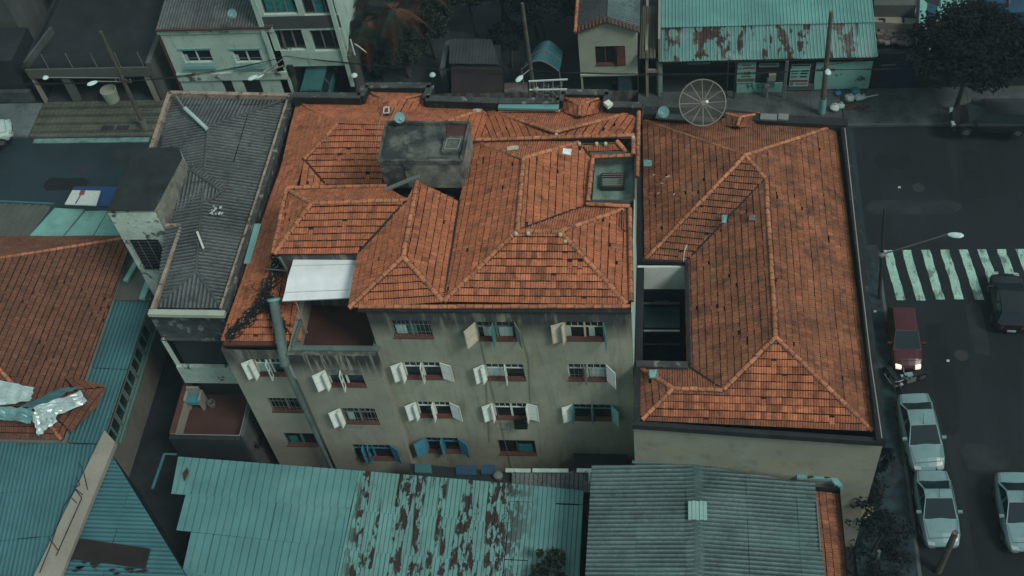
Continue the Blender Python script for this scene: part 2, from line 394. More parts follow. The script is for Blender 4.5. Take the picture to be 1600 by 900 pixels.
M('parapet_black', (.02, .022, .023), var=.4, vs=1.5, layers=[dict(col=(.12, .13, .12), scale=2.0, lo=.62, hi=.75, amt=.6, det=8)])
M('coping_weathered', (.28, .23, .17), var=.3, vs=2, fine=.3, layers=[dict(col=(.03, .03, .03), scale=3, lo=.55, hi=.62, amt=.8, det=8)])
M('concrete_tank', (.115, .125, .108), var=.35, vs=1.3, fine=.25, fs=8, bump=.3, layers=[dict(col=(.02, .026, .028), scale=1.1, lo=.42, hi=.58, amt=.85, det=8), dict(col=(.2, .2, .15), scale=1.3, lo=.6, hi=.75, amt=.5)])
M('concrete_side', (.2, .21, .17), var=.35, vs=2, layers=[dict(col=(.04, .045, .045), scale=1.5, stretch=(1, 1, .4), lo=.5, hi=.65, amt=.8, det=8)])
M('black_roof', (.018, .024, .023), var=.4, vs=1, fine=.3, layers=[dict(col=(.11, .12, .1), scale=2.0, lo=.66, hi=.76, amt=.5, det=8)])
M('tower_white', (.46, .58, .48), var=.2, vs=1.2, fine=.15, layers=[dict(col=(.03, .04, .04), scale=1.4, stretch=(1, 1, 1), lo=.55, hi=.62, amt=.9, det=8), dict(col=(.12, .27, .26), scale=.9, lo=.45, hi=.7, amt=.6)])
M('paint_white', (.62, .70, .62), var=.1, rough=.6, fine=.08)
M('paint_cream', (.44, .42, .30), var=.12, rough=.6)
M('paint_teal', (.06, .22, .20), var=.15, rough=.6)
M('paint_blue', (.05, .20, .28), var=.15, rough=.6)
M('paint_grey', (.17, .19, .17), var=.15, rough=.6)
M('frame_dark', (.05, .055, .05), var=.2)
M('sill_red', (.085, .036, .028), var=.25)
M('iron_grey', (.16, .17, .15), var=.2, rough=.6)
M('iron_dark', (.03, .03, .03), var=.2, rough=.6)
M('glass_dark', (.012, .015, .017), var=.3, rough=.15, spec=.5, bump=0, fine=0)
M('glass_teal', (.03, .075, .085), var=.3, rough=.2, spec=.5, bump=0, fine=0)
M('cloth_pale', (.36, .5, .45), var=.15)
M('cloth_teal', (.02, .17, .15), var=.35, vs=4)
M('cloth_white', (.70, .76, .745), var=.07, vs=1.5, rough=.5, bump=0, fine=.03, layers=[dict(col=(.42, .46, .43), scale=1.3, lo=.55, hi=.8, amt=.45, det=7)])
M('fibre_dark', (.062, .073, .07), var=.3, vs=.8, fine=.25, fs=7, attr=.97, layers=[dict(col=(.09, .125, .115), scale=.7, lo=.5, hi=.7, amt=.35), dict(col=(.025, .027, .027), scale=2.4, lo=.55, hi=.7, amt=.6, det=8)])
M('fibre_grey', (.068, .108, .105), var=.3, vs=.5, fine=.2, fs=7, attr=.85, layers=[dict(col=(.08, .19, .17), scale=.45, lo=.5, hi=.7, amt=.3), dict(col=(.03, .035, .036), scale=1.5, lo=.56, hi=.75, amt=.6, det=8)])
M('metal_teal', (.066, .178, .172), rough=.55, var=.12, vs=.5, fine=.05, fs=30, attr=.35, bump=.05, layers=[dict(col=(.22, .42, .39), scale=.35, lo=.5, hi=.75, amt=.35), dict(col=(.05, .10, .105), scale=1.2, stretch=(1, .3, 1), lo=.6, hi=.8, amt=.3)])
M('metal_left', (.042, .125, .135), rough=.5, var=.15, vs=.5, fine=.05, fs=30, attr=.5, bump=.05, layers=[dict(col=(.04, .12, .14), scale=.8, lo=.55, hi=.75, amt=.4)])
M('metal_rust', (.10, .225, .205), rough=.6, var=.14, vs=.5, fine=.05, fs=30, attr=.35, bump=.05, layers=[
  dict(col=(.055, .17, .19), scale=.3, lo=.4, hi=.6, amt=.8, masks=[(0, -7.2, -4.5)]),
  dict(col=(.10, .13, .12), scale=2.6, stretch=(1.5, .6, 1), lo=.47, hi=.54, amt=.3, det=9, also=[(1.05, (1, .02, 1), .46, .52)], masks=[(0, -13.9, -13.4), (0, -5.4, -7.0)]),
  dict(col=(.036, .024, .022), scale=2.6, stretch=(1.4, .6, 1), lo=.49, hi=.505, amt=1, det=9, also=[(1.15, (1, .02, 1), .455, .48)], masks=[(0, -13.9, -13.4), (0, -5.4, -7.0)]),
  dict(col=(.2, .12, .1), scale=6, stretch=(4, .3, 1), lo=.66, hi=.7, amt=.8, masks=[(0, -13.9, -13.4), (0, -5.4, -7.0)])])
M('metal_shop', (.125, .265, .24), rough=.6, var=.14, vs=.5, attr=.4, bump=.05, layers=[
  dict(col=(.05, .026, .02), scale=1.7, stretch=(1.3, .6, 1), lo=.5, hi=.515, also=[(1.0, (1, .02, 1), .5, .53)], amt=1, det=5, masks=[(1, 57.3, 57.0)]),
  dict(col=(.35, .42, .38), scale=.5, lo=.5, hi=.7, amt=.4)])
M('rust_brown', (.06, .03, .023), var=.3)
M('asphalt', (.010, .0145, .0175), var=.3, vs=.25, fine=.2, fs=20, bump=.2, bs=40, rough=.8, layers=[dict(col=(.011, .013, .015), scale=.5, stretch=(1, .3, 1), lo=.5, hi=.7, amt=.7), dict(col=(.026, .031, .033), scale=.35, stretch=(2.5, .25, 1), lo=.55, hi=.75, amt=.5), dict(col=(.008, .009, .01), scale=.9, lo=.66, hi=.7, amt=.8, det=9)])
M('asphalt_side', (.015, .033, .038), var=.35, vs=.25, fine=.2, fs=20, rough=.8, layers=[dict(col=(.016, .022, .024), scale=.5, lo=.5, hi=.7, amt=.6)])
M('ground', (.024, .03, .034), var=.4)
M('paving', (.065, .08, .075), var=.35, vs=.7, fine=.25, fs=10, layers=[dict(col=(.025, .028, .028), scale=.8, lo=.5, hi=.7, amt=.7, det=8)])
M('paving_light', (.11, .15, .14), var=.25, vs=.7, fine=.2, orand=.15, layers=[dict(col=(.04, .05, .05), scale=1, lo=.52, hi=.7, amt=.7, det=8)])
M('paving_pattern', (.07, .078, .055), var=.3, fine=.2, attr=.5)
M('paving_blue', (.022, .045, .052), var=.3, vs=1.5, fine=.3, layers=[dict(col=(.015, .017, .018), scale=1.6, lo=.45, hi=.6, amt=.85)])
M('kerb_stone', (.075, .095, .088), var=.3, fine=.2)
M('kerb_paint', (.12, .24, .21), var=.3, vs=1.5, layers=[dict(col=(.04, .06, .06), scale=2, lo=.55, hi=.7, amt=.7)])
M('road_paint', (.30, .50, .41), var=.2, vs=1.5, fine=.2, fs=12, layers=[dict(col=(.05, .08, .075), scale=1.8, stretch=(1.6, .7, 1), lo=.52, hi=.6, amt=.7, det=9)])
M('wall_white', (.40, .56, .47), var=.15, vs=.6, layers=[dict(col=(.07, .12, .11), scale=1.5, stretch=(2, 2, .4), lo=.56, hi=.7, amt=.5, det=7)])
M('wall_grey', (.085, .095, .083), var=.15)
M('wall_grey_dim', (.07, .08, .075), var=.2)
M('wall_cream', (.33, .38, .30), var=.12, vs=.6, layers=[dict(col=(.12, .12, .09), scale=1.5, stretch=(2, 2, .5), lo=.6, hi=.75, amt=.4, det=7)])
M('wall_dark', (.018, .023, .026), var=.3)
M('wall_beige', (.24, .235, .19), var=.15, vs=.5)
M('wall_mint', (.17, .37, .32), var=.15, layers=[dict(col=(.06, .1, .1), scale=2, lo=.6, hi=.7, amt=.5)])
M('wall_blue', (.02, .06, .10), var=.3)
M('floor_red', (.058, .027, .021), var=.2, vs=.6)
M('floor_green', (.15, .225, .19), var=.3, vs=1.2, fine=.2, layers=[dict(col=(.05, .09, .085), scale=1.8, lo=.5, hi=.68, amt=.7, det=8)])
M('brick_dark', (.085, .035, .026), var=.3)
M('slab_white', (.34, .46, .39), var=.15, vs=2, layers=[dict(col=(.03, .035, .035), scale=2.4, lo=.6, hi=.64, amt=.9, det=8)])
M('slab_stain', (.05, .06, .057), var=.4, vs=2, layers=[dict(col=(.20, .26, .23), scale=2.2, lo=.55, hi=.62, amt=.75, det=8)])
M('wood_pale', (.3, .22, .12), var=.2)
M('pole_wood', (.085, .08, .065), var=.3, layers=[dict(col=(.18, .18, .15), scale=3, lo=.5, hi=.7, amt=.5)])
M('pole_concrete', (.13, .13, .11), var=.3)
M('lamp_white', (.5, .72, .66), var=.05, rough=.4)
M('cable', (.012, .013, .014), var=.1, bump=0)
M('cable_pale', (.28, .3, .26), var=.1, bump=0)
M('dish_teal', (.14, .31, .30), var=.12, rough=.5)
M('dish_frame', (.21, .20, .16), var=.2, rough=.5)
M('dish_mesh', (.10, .10, .085), var=.2, rough=.7, alpha=.36, bump=0)
M('foil', (.45, .58, .55), rough=.38, metal=.35, var=.25, vs=2, spec=.5, bump=.5, bs=5, layers=[dict(col=(.14, .24, .24), scale=2, lo=.55, hi=.75, amt=.6)])
M('foil_teal', (.15, .30, .29), rough=.4, metal=.3, var=.3, vs=2)
M('pipe_green', (.095, .14, .125), var=.25, rough=.6, layers=[dict(col=(.04, .06, .06), scale=2, lo=.5, hi=.7, amt=.5)])
M('pvc_white', (.55, .56, .5), var=.1)
M('leaf_dark', (.009, .013, .014), rough=.8, var=.5, vs=1.5, spec=.1, bump=0)
M('leaf_mid', (.024, .034, .026), rough=.8, var=.5, vs=1.5, spec=.1, bump=0)
M('leaf_dry', (.10, .043, .023), rough=.8, var=.3, bump=0)
M('bark', (.05, .045, .038), var=.4)
M('bark_pale', (.13, .125, .105), var=.3)
M('flower_pale', (.3, .27, .14), bump=0)
M('tyre', (.015, .015, .015), rough=.8)
M('chrome', (.45, .5, .5), rough=.25, metal=.9, bump=0, fine=0)
M('plastic_black', (.015, .016, .017), rough=.5, bump=0)
M('car_glass', (.012, .024, .028), rough=.12, spec=.3, bump=0, fine=0, var=.1)
M('light_lens', (.32, .4, .4), rough=.2, bump=0)
M('lens_red', (.25, .02, .02), rough=.3, bump=0)
M('lamp_on', (1, .86, .66), bump=0, var=0, fine=0, emit=.9)
M('tail_on', (.9, .03, .05), bump=0, var=0, fine=0, emit=1.0)
for nm, c in dict(silver=(.155, .27, .275), white=(.42, .55, .50), red=(.06, .010, .015), dark=(.009, .012, .014), teal=(.03, .11, .11), darkteal=(.03, .07, .085)).items():
    M('car_' + nm, c, rough=.3, var=.1, vs=2, fine=0, bump=0, spec=.5)
M('tarp_blue', (.012, .045, .13), var=.15, rough=.5)
M('board_white', (.45, .52, .48), var=.08, rough=.5)
M('mark_red', (.22, .05, .04), var=.2, bump=0)
M('mark_black', (.015, .015, .015), var=.1, bump=0)
M('mark_teal', (.03, .09, .09), var=.1, bump=0)
M('plastic_blue', (.03, .17, .32), var=.15, rough=.5)
M('plastic_teal', (.05, .2, .22), var=.15, rough=.5)
M('rubble', (.12, .10, .09), var=.4, fine=.3, layers=[dict(col=(.2, .28, .25), scale=2, lo=.55, hi=.65, amt=.6)])
M('skylight', (.25, .42, .37), var=.2, rough=.5)

# ---------------------------------------------------------------- the setting: ground, roads, pavements
mb = MB(); mb.box(-200, 200, -120, 260, -.6, -.02); struct('ground', mb, MATS['ground'])
mb = MB(); mb.box(-140, 140, 41.6, 50.25, -.3, 0.0); struct('street', mb, MATS['asphalt_side'])
mb = MB(); mb.box(10.95, 19.4, -60, 41.597, -.3, .0); mb.box(10.4, 140, 41.602, 50.247, -.29, .006); road2 = struct('road', mb, MATS['asphalt'])
def slab_row(nm, x0, x1, y0, y1, step, mat, z=.14, gap=.015):
    base = MB(); base.box(x0, x1, y0, y1, -.2, z - .02); b = struct('pavement', base, MATS['paving'])
    x = x0 + .02; me = {}
    while x < x1 - .02:
        e = min(x + step, x1); mb = MB(); d = rnd.uniform(-.006, .006); mb.box(x, e - gap, y0 + .15, y1 - .02, z - .03, z + d); part('paving_slab', mb, mat, b); x = e
    k = MB(); k.box(x0, x1, y0 - .005, y0 + .14, -.1, z + .012); part('kerb', k, MATS['kerb_stone'], b); return b
slab_row('pavement', -70, -39.6, 50.27, 53.3, 1.6, MATS['paving_light'])
# patterned entrance paving in front of the garage: small raised cells
mb = MB(); mb.box(-39.58, -31.5, 50.27, 53.3, -.2, .11); pv = struct('pavement', mb, MATS['paving'])
mb = MB(); y = 50.35; r = 0
while y < 53.2:
    x = -39.5
    while x < -31.6:
        mb.cur = .8 if r % 3 != 1 else .25; mb.cur += rnd.uniform(-.1, .1); d = rnd.uniform(0, .02)
        mb.box(x, x + .27, y, y + .2, .1, .13 + d); x += .31
    y += .235; r += 1
part('paving_cells', mb, MATS['paving_pattern'], pv, kind='stuff')
for hx in (-35.0, -34.0):
    mb = MB(); mb.box(hx, hx + .8, 50.75, 51.15, .14, .16); part('drain_cover', mb, MATS['iron_dark'], pv)
mb = MB()
for i in range(12): mb.box(-39.2 + i * .63, -39.2 + i * .63 + .62, 49.82, 50.2, -.02, .05 + rnd.uniform(-.004, .004))
part('kerb', mb, MATS['kerb_paint'], pv, kind='stuff')
slab_row('pavement', -31.45, 9.9, 50.27, 53.3, 2.2, MATS['paving'])
slab_row('pavement', 9.95, 40, 50.27, 53.3, 1.75, MATS['paving'])
mb = MB(); mb.box(-60, 8.2, 39.4, 41.58, -.2, .13); struct('pavement', mb, MATS['paving'])
mb = MB(); mb.prism([(8.22, -40), (10.75, -40), (10.9, 39.5), (10.2, 41.3), (8.22, 41.58)], -.2, .13); ep = struct('pavement', mb, MATS['paving_blue'])
k = MB()
for i in range(60): k.box(10.78, 10.93, -2 + i * .7, -2 + i * .7 + .685, -.1, .14)
part('kerb', k, MATS['kerb_stone'], ep, kind='stuff')
# repairs, manholes and cracks in the asphalt
M('asphalt_patch', (.009, .012, .014), var=.3, vs=.8, fine=.25); M('asphalt_pale', (.02, .025, .027), var=.35, vs=.8, fine=.25)
for i, (x, y, a, b, mt) in enumerate(((13.2, 33.5, .5, 3.2, 'asphalt_patch'), (14.6, 29, 1.1, .7, 'asphalt_pale'), (13.0, 44.2, 2.4, .5, 'asphalt_pale'), (16.5, 46.5, .6, 1.8, 'asphalt_patch'), (12.4, 47.6, 1.0, .6, 'asphalt_patch'), (15.2, 36.2, .4, 1.6, 'asphalt_pale'), (-36, 46.4, 1.4, .5, 'asphalt_patch'), (-33, 48.6, .7, .6, 'asphalt_pale'), (14, 25.2, .7, 2.0, 'asphalt_patch'))):
    mb = MB(); n = 10; mb.poly([(x + a * (1 + rnd.uniform(-.1, .1)) * max(-1, min(1, 1.3 * math.cos(2 * math.pi * k / n + .3))) , y + b * (1 + rnd.uniform(-.1, .1)) * max(-1, min(1, 1.3 * math.sin(2 * math.pi * k / n + .3))), .0095) for k in range(n)]); part('asphalt_repair', mb, MATS[mt], road2)
for x, y in ((14.2, 34.6), (13.5, 45.6), (-35.2, 47.5), (15.8, 27.6)):
    mb = MB(); mb.lathe((x, y, .004), [(.34, 0), (.33, .014), (.27, .014), (.26, .008), (0, .008)], 18); part('manhole_cover', mb, MATS['iron_dark'], road2)
mb = MB()
for i in range(16):
    p = V((rnd.uniform(11.5, 18), rnd.uniform(24, 48), .0098)); a = rnd.uniform(0, 6.28); pts = [p]
    for j in range(9): a += rnd.uniform(-.5, .5); pts.append(pts[-1] + V((math.cos(a) * .35, math.sin(a) * .35, 0)))
    for q_, r_ in zip(pts, pts[1:]):
        d = (r_ - q_).normalized(); s_ = V((-d.y, d.x, 0)) * .012; mb.poly([q_ - s_, r_ - s_, r_ + s_, q_ + s_])
part('cracks', mb, MATS['mark_black'] if 'mark_black' in MATS else M('crack_black', (.006, .006, .007)), road2, kind='stuff')
# crosswalk: ten painted bars
for i in range(11):
    a = 1380 + i * 29.6; x0 = P(a, 391, 0).x; y1 = P(a, 391 - (i * .25), 0).y
    mb = MB(); n = 10; y0 = 37.98 + rnd.uniform(-.05, .05); wv = [rnd.uniform(-.03, .03) + .10 * 3.3 * (1 - q_ / n) for q_ in range(n + 1)]
    for j in range(n):
        ya = y0 + (y1 - y0) * j / n; yb = y0 + (y1 - y0) * (j + 1) / n; sk = .10
        mb.poly([(x0 + wv[j], ya, .0105), (x0 + .44 + wv[j], ya, .0105), (x0 + .44 + wv[j + 1], yb, .0105), (x0 + wv[j + 1], yb, .0105)])
    part('crosswalk_bar', mb, MATS['road_paint'], road2)
# ================================================================ main apartment building
def S(pv): return {k: P(*a) for k, a in pv.items()}
XL, XA, XB0, XB1, XE = -18.62, -15.7, -15.6, -11.84, -1.42
YF, YB_, YN = 27.42, 26.95, 42.1
apt = thing('apartment_building', 'old plastered apartment building in the middle with terracotta roofs and rows of shuttered windows', 'apartment building', (-10, 34, 0))
def opx(A0, xl, xr, yt, yb, Y):      # opening in photo pixels -> (u0,u1,z0,z1) on plane y=Y
    xm = (xl + xr) / 2; ym = (yt + yb) / 2
    return (PY(xl, ym, Y).x - A0, PY(xr, ym, Y).x - A0, PY(xm, yb, Y).z, PY(xm, yt, Y).z)
CX0 = -11.84
opC = [opx(CX0, *a, YF) for a in [(612, 674, 501, 527), (745, 806, 503, 531), (883, 944, 503, 531),
     (632, 690, 566, 591), (759, 820, 569, 593), (887, 948, 569, 594),
     (653, 705, 628, 651), (772, 826, 630, 654), (896, 956, 632, 656),
     (667, 718, 684, 706), (779, 837, 688, 710)]]
opB = [opx(XB0, *a, YB_) for a in [(513, 568, 578, 603), (536, 589, 638, 661), (553, 613, 695, 717)]]
opA = [opx(XL, *a, YF) for a in [(400, 449, 561, 586), (421, 476, 622, 643), (445, 498, 677, 696)]]
w_ = MB()
wall(w_, (CX0, YF), (XE, YF), 0, 13.3, opC); wall(w_, (XE, YF), (XE, 36.3), 0, 13.55); wall(w_, (XE, 36.3), (CX0 + 3.6, 36.3), 9, 13.42); wall(w_, (CX0, 30.0), (CX0, YF), 9.6, 13.3)
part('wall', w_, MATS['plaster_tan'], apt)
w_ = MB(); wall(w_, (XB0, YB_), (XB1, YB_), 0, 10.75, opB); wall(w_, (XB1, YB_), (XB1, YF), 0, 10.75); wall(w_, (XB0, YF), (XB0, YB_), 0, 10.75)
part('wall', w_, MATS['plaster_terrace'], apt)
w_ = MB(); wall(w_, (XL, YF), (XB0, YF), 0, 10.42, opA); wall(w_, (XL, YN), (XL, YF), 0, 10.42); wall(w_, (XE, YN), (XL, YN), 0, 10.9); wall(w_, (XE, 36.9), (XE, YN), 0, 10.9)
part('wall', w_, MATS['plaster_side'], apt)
# upper storey on the left and its south wall behind the terrace
w_ = MB(); ring(w_, [(-15.95, 30.25), (CX0 + .02, 30.25), (CX0 + .02, 33.7), (-15.95, 33.7)], 9.6, 13.3); part('wall', w_, MATS['plaster_side'], apt)
# ---- roofs (vertices surveyed from the photograph; heights solved so that every slope is plane)
u = S(dict(b=(693, 472, 13.4), c=(980, 476, 13.4), r1=(808, 362, 14.52), r2=(875, 362, 14.52), d=(984, 324, 13.4), e=(917, 322, 13.4), f=(923, 247, 13.4), g=(905, 223, 13.58),
    h=(818, 248, 14.47), k=(742, 222, 13.4), b2=(718, 316, 13.4), L1=(652, 285, 14.32), L2=(630, 402, 14.31), L3=(545, 482, 13.4), L4=(560, 397, 13.4), U1=(487, 318, 14.18), U2=(637, 313, 14.2),
    U3=(428, 398, 13.4), U4=(450, 297, 13.4), U5=(601, 292, 13.4), kk=(988, 214, 13.4), f2=(988, 244, 13.2)))
TC = MATS['terracotta']
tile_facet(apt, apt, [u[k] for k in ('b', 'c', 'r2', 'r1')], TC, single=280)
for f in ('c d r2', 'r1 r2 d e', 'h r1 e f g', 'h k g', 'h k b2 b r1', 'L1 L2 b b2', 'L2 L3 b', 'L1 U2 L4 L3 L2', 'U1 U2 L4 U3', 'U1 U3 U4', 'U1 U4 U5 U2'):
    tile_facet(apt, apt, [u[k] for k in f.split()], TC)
hh = P(868, 207, 11.95)
l = S(dict(A=(464, 158, 10.6), B=(527, 195, 11.89), C=(475, 250, 11.26), D=(468, 290, 11.33), Cw=(444, 250, 10.55), Wd=(346, 533, 10.5), N2=(765, 168, 10.6), N3=(700, 190, 11.49), F3=(640, 197, 11.86), F4=(640, 288, 10.81), F5=(508, 288, 10.82),
    Ap=(416, 474, 11.32), Ap2=(434, 400, 11.3), S2=(462, 533, 10.5), n1=(762, 172, 10.6), n2=(996, 174, 10.6), s1=(757, 216, 10.5), s2=(992, 216, 10.5), T1=(735, 300, 10.2), T2=(700, 300, 10.2)))
l['F3'] = P(660, 197, 11.86); l['F4'] = P(660, 288, 10.81)
for f in ('A B C Cw', 'A N2 N3 F3 B', 'B F3 F4 F5 C', 'Wd S2 Ap'): tile_facet(apt, apt, [l[k] for k in f.split()], TC)
tile_facet(apt, apt, [l['Cw'], l['C'], l['Ap'], l['Wd']], TC)
tile_facet(apt, apt, [l['C'], l['F5'], P(508, 292, 10.75), l['D']], TC)
tile_facet(apt, apt, [l['Ap'], l['Ap2'], P(482, 400, 10.35), P(470, 533, 10.4), l['S2']], TC)
hip = P(868, 207, 12.0)
tile_facet(apt, apt, [l['n1'], hip, l['n2']], TC); tile_facet(apt, apt, [l['n1'], l['s1'], P(868, 216, 11.75), hip], TC); tile_facet(apt, apt, [l['n2'], hip, P(868, 216, 11.75), l['s2']], TC)
tile_facet(apt, apt, [P(765, 169, 10.62), P(759, 214, 10.3), P(738, 224, 10.8), P(690, 195, 11.9)], TC)
tile_facet(apt, apt, [P(905, 224, 13.7), P(968, 222, 13.7), P(984, 244, 13.2), P(923, 246, 13.2)], TC)
# street side dormers inside the parapet
def dormer(root, a, b, c, e, mat):   # a left-top, b right-top (eave corners), c hub, e ridge tail
    tile_facet(root, root, [a, b, c], mat, under=True)
    la = a + (e - c) + V((0, 0, -.25)); lb = b + (e - c) + V((0, 0, -.25))
    tile_facet(root, root, [a, c, e, la], mat); tile_facet(root, root, [b, lb, e, c], mat)
    caps(root, a, c, r=.08); caps(root, b, c, r=.08); caps(root, e, c, r=.09)
dormer(apt, P(577, 144, 10.9), P(664, 147, 10.9), P(611, 160, 11.5), P(605, 180, 11.5), TC)
dormer(apt, P(877, 151, 10.9), P(943, 152, 10.9), P(906, 165, 11.5), P(905, 183, 11.5), TC)
for a, b in ((u['b'], u['r1']), (u['c'], u['r2']), (u['r1'], u['r2']), (u['r1'], u['h']), (u['d'], u['r2']), (u['g'], u['h']), (u['k'], u['h']), (u['L3'], u['L2']), (u['b'], u['L2']), (u['L2'], u['L1']),
             (u['U3'], u['U1']), (u['U4'], u['U1']), (u['U1'], u['U2']), (l['n1'], hip), (l['n2'], hip), (l['N2'], l['N3']), (l['C'], l['B']), (P(984, 244, 13.22), P(964, 222, 13.72))):
    caps(apt, a, b)
caps(apt, l['A'], l['B'], r=.06)
# verge and parapet tiles lying along the wall heads
for a, b in ((P(560, 480, 13.38), P(985, 479, 13.38)), (P(986, 472, 13.45), P(984, 328, 13.6)), (P(985, 323, 13.6), P(918, 319, 13.6)), (P(919, 316, 13.6), P(926, 250, 13.6)), (P(927, 246, 13.6), P(987, 243, 13.6)),
             (P(742, 219, 13.65), P(990, 212, 13.75)), (P(990, 243, 13.7), P(990, 214, 13.75)), (P(996, 278, 12.9), P(998, 176, 12.4)), (P(448, 294, 13.5), P(604, 291, 13.5)), (P(426, 398, 13.4), P(448, 296, 13.5))):
    caps(apt, a, b, r=.095, lift=.05)
for a, b in ((u['U2'], u['L4']), (u['b2'], u['b']), (u['r1'], u['e']), (l['C'], l['F5']), (P(905, 224, 13.6), u['f'])): valley(apt, a, b, .09)
# north street parapet following the dormers
def parapet(root, pts, z, h, t, mat, name='parapet', top=None):
    pp = [V((p.x, p.y, 0)) for p in pts]
    for a, b in zip(pp, pp[1:]):
        mb = MB(); mb.bar(a + V((0, 0, z - h / 2)), b + V((0, 0, z - h / 2)), t, h); part(name, mb, mat, root)
        if top: mb = MB(); mb.bar(a + V((0, 0, z + .02)), b + V((0, 0, z + .02)), t + .06, .06); part('coping', mb, top, root)
par = [P(x, y, 11.3) for x, y in ((458, 149), (563, 150), (571, 134), (673, 134), (665, 154), (778, 158))]
parapet(apt, par, 11.3, 1.0, .3, MATS['parapet_black'], top=MATS['parapet_stain'])
par = [P(x, y, 11.3) for x, y in ((779, 158), (874, 158), (877, 144), (951, 145), (947, 163), (1003, 165))]
parapet(apt, par, 11.3, 1.0, .3, MATS['parapet_black'], top=MATS['parapet_stain'])
mb = MB(); mb.bar(P(779, 166, 11.2), P(873, 168, 11.2), .34, .12); part('gutter', mb, MATS['dish_teal'], apt)
mb = MB(); mb.bar(P(779, 173, 10.95), P(875, 173, 10.95), .12, .04); part('flashing', mb, MATS['paint_cream'], apt)
mb = MB(); mb.bar(P(947, 160, 11.4), P(954, 166, 11.4), .3, .2); part('parapet_block', mb, MATS['paint_white'], apt)
# water tank house on the roof
a, b, c, d = [P(x, y, 15) for x, y in ((591, 250), (720, 250), (733, 191), (604, 190))]
tk = MB(); tk.prism([a, b, c, d], 13.3, 14.8, top=False); tz = MB()
tank = part('tank_house', tk, MATS['concrete_side'], apt)
mb = MB(); mb.poly([V((p.x, p.y, 14.8)) for p in (a, b, c, d)]); mb.box(a.x + .02, b.x - .02, a.y - .015, a.y + .01, 13.32, 14.99); part('tank_deck', mb, MATS['concrete_tank'], apt)
mb = MB()
for p, q in ((a, b), (b, c), (c, d), (d, a)): mb.bar(V((p.x, p.y, 14.9)), V((q.x, q.y, 14.9)), .1, .22)
part('tank_rim', mb, MATS['concrete_tank'], apt)
mb = MB(); mb.prism([P(x, y, 14.85) for x, y in ((697, 219), (727, 219), (729, 190), (699, 190))], 14.5, 14.86); part('tank_lid', mb, MATS['brick_dark'], apt)
mb = MB(); mb.prism([P(x, y, 15.05) for x, y in ((690, 236), (719, 236), (724, 212), (695, 212))], 14.6, 15.05)
mb.m = 0; part('tank_hatch', mb, MATS['concrete_tank'], apt)
mb = MB(); 
q = [P(x, y, 15.1) for x, y in ((694, 233), (715, 233), (720, 217), (699, 217))]
for i in range(4): mb.bar(q[i], q[(i + 1) % 4], .05, .05)
part('hatch_rim', mb, MATS['paint_grey'], apt)
for x, y in ((641, 234), (635, 222), (642, 220), (636, 262)):
    mb = MB(); c0 = P(x, y, 14.86) if y < 250 else PY(x, y, a.y - .02); mb.lathe(c0, [(.0, .07), (.09, .06), (.13, .02), (.16, 0)], 10, (0, 0, 1) if y < 250 else (0, -1, .2)); part('inspection_cap', mb, MATS['concrete_tank'], apt)
mb = MB(); mb.prism([P(x, y, 12.6) for x, y in ((640, 322), (740, 330), (742, 300), (650, 285))], 11, 12.7); part('stair_block', mb, MATS['gutter_dark'], apt)  # dark slab stands in for the shaded recess below the tank
mb = MB(); mb.prism([P(x, y, 13.3) for x, y in ((596, 290), (655, 276), (726, 297), (736, 240), (608, 235))], 11, 13.298); part('stair_block', mb, MATS['gutter_dark'], apt)
mb = MB(); mb.bar(P(601, 297, 13.7), P(655, 275, 14.45), .18, .08); part('flashing', mb, MATS['paint_grey'], apt)
# light court with the barred skylight
q = [P(x, y, 12.7) for x, y in ((925, 320), (991, 320), (992, 248), (930, 248))]
mb = MB(); mb.prism(q, 12.2, 12.72); part('court_floor', mb, MATS['floor_green'], apt)
mb = MB(); ring(mb, [(p.x, p.y) for p in (P(921, 322, 13.1), P(923, 247, 13.1), P(990, 247, 13.1), P(990, 322, 13.1))], 12.6, 13.5); part('court_wall', mb, MATS['paint_grey'], apt)
sk = MB(); q = [P(x, y, 12.85) for x, y in ((940, 294), (973, 294), (974, 274), (940, 274))]
for i in range(4): sk.bar(q[i], q[(i + 1) % 4], .1, .22)
sko = part('skylight', sk, MATS['iron_dark'], apt)
for i in range(6):
    mb = MB(); y = q[0].y + (q[3].y - q[0].y) * (i + .5) / 6; mb.tube((q[0].x, y, 12.98), (q[1].x, y, 12.98), .016, 5); part('skylight_bar', mb, MATS['dish_frame'], sko)
# terrace
fl = [P(x, y, 9.7) for x, y in ((500, 415), (620, 415), (600, 548), (470, 548))]
mb = MB(); mb.box(XB0 + .23, CX0 - .005, YB_ + .21, 30.24, 9.4, 9.72); part('terrace_floor', mb, MATS['floor_red'], apt)
mb = MB(); mb.box(XB0 + .0, XB0 + .22, YB_ + .21, 30.24, 9.3, 10.7); part('terrace_wall', mb, MATS['wall_beige'], apt)
mb = MB(); mb.box(XB0 + .0, XB1 - .01, YB_ + .004, YB_ + .2, 9.3, 10.75); part('terrace_wall', mb, MATS['plaster_side'], apt)
mb = MB(); mb.box(XB1 - .22, XB1 - .003, YB_ + .21, YF - .003, 9.3, 10.75); part('terrace_wall', mb, MATS['plaster_side'], apt)
mb = MB(); mb.bar(P(456, 544, 10.8), P(592, 545, 10.8), .24, .08); mb.bar(P(588, 546, 10.8), P(588, 530, 10.8), .24, .081); mb.bar(P(458, 541, 10.85), P(472, 498, 10.85), .1, .08)
part('terrace_coping', mb, MATS['pipe_green'], apt)
mb = MB(); mb.box(CX0, CX0 + .35, 27.0 + .43, 27.9, 13.0, 13.3); part('eave_block', mb, MATS['plaster_side'], apt)
mb = MB(); mb.box(CX0 - .3, XE, YF - .1, YF + .1, 13.26, 13.34); part('eave_band', mb, MATS['parapet_black'], apt)
mb = MB(); mb.bar(P(350, 537, 10.48), P(452, 537, 10.48), .2, .12); part('eave_band', mb, MATS['brick_dark'], apt)
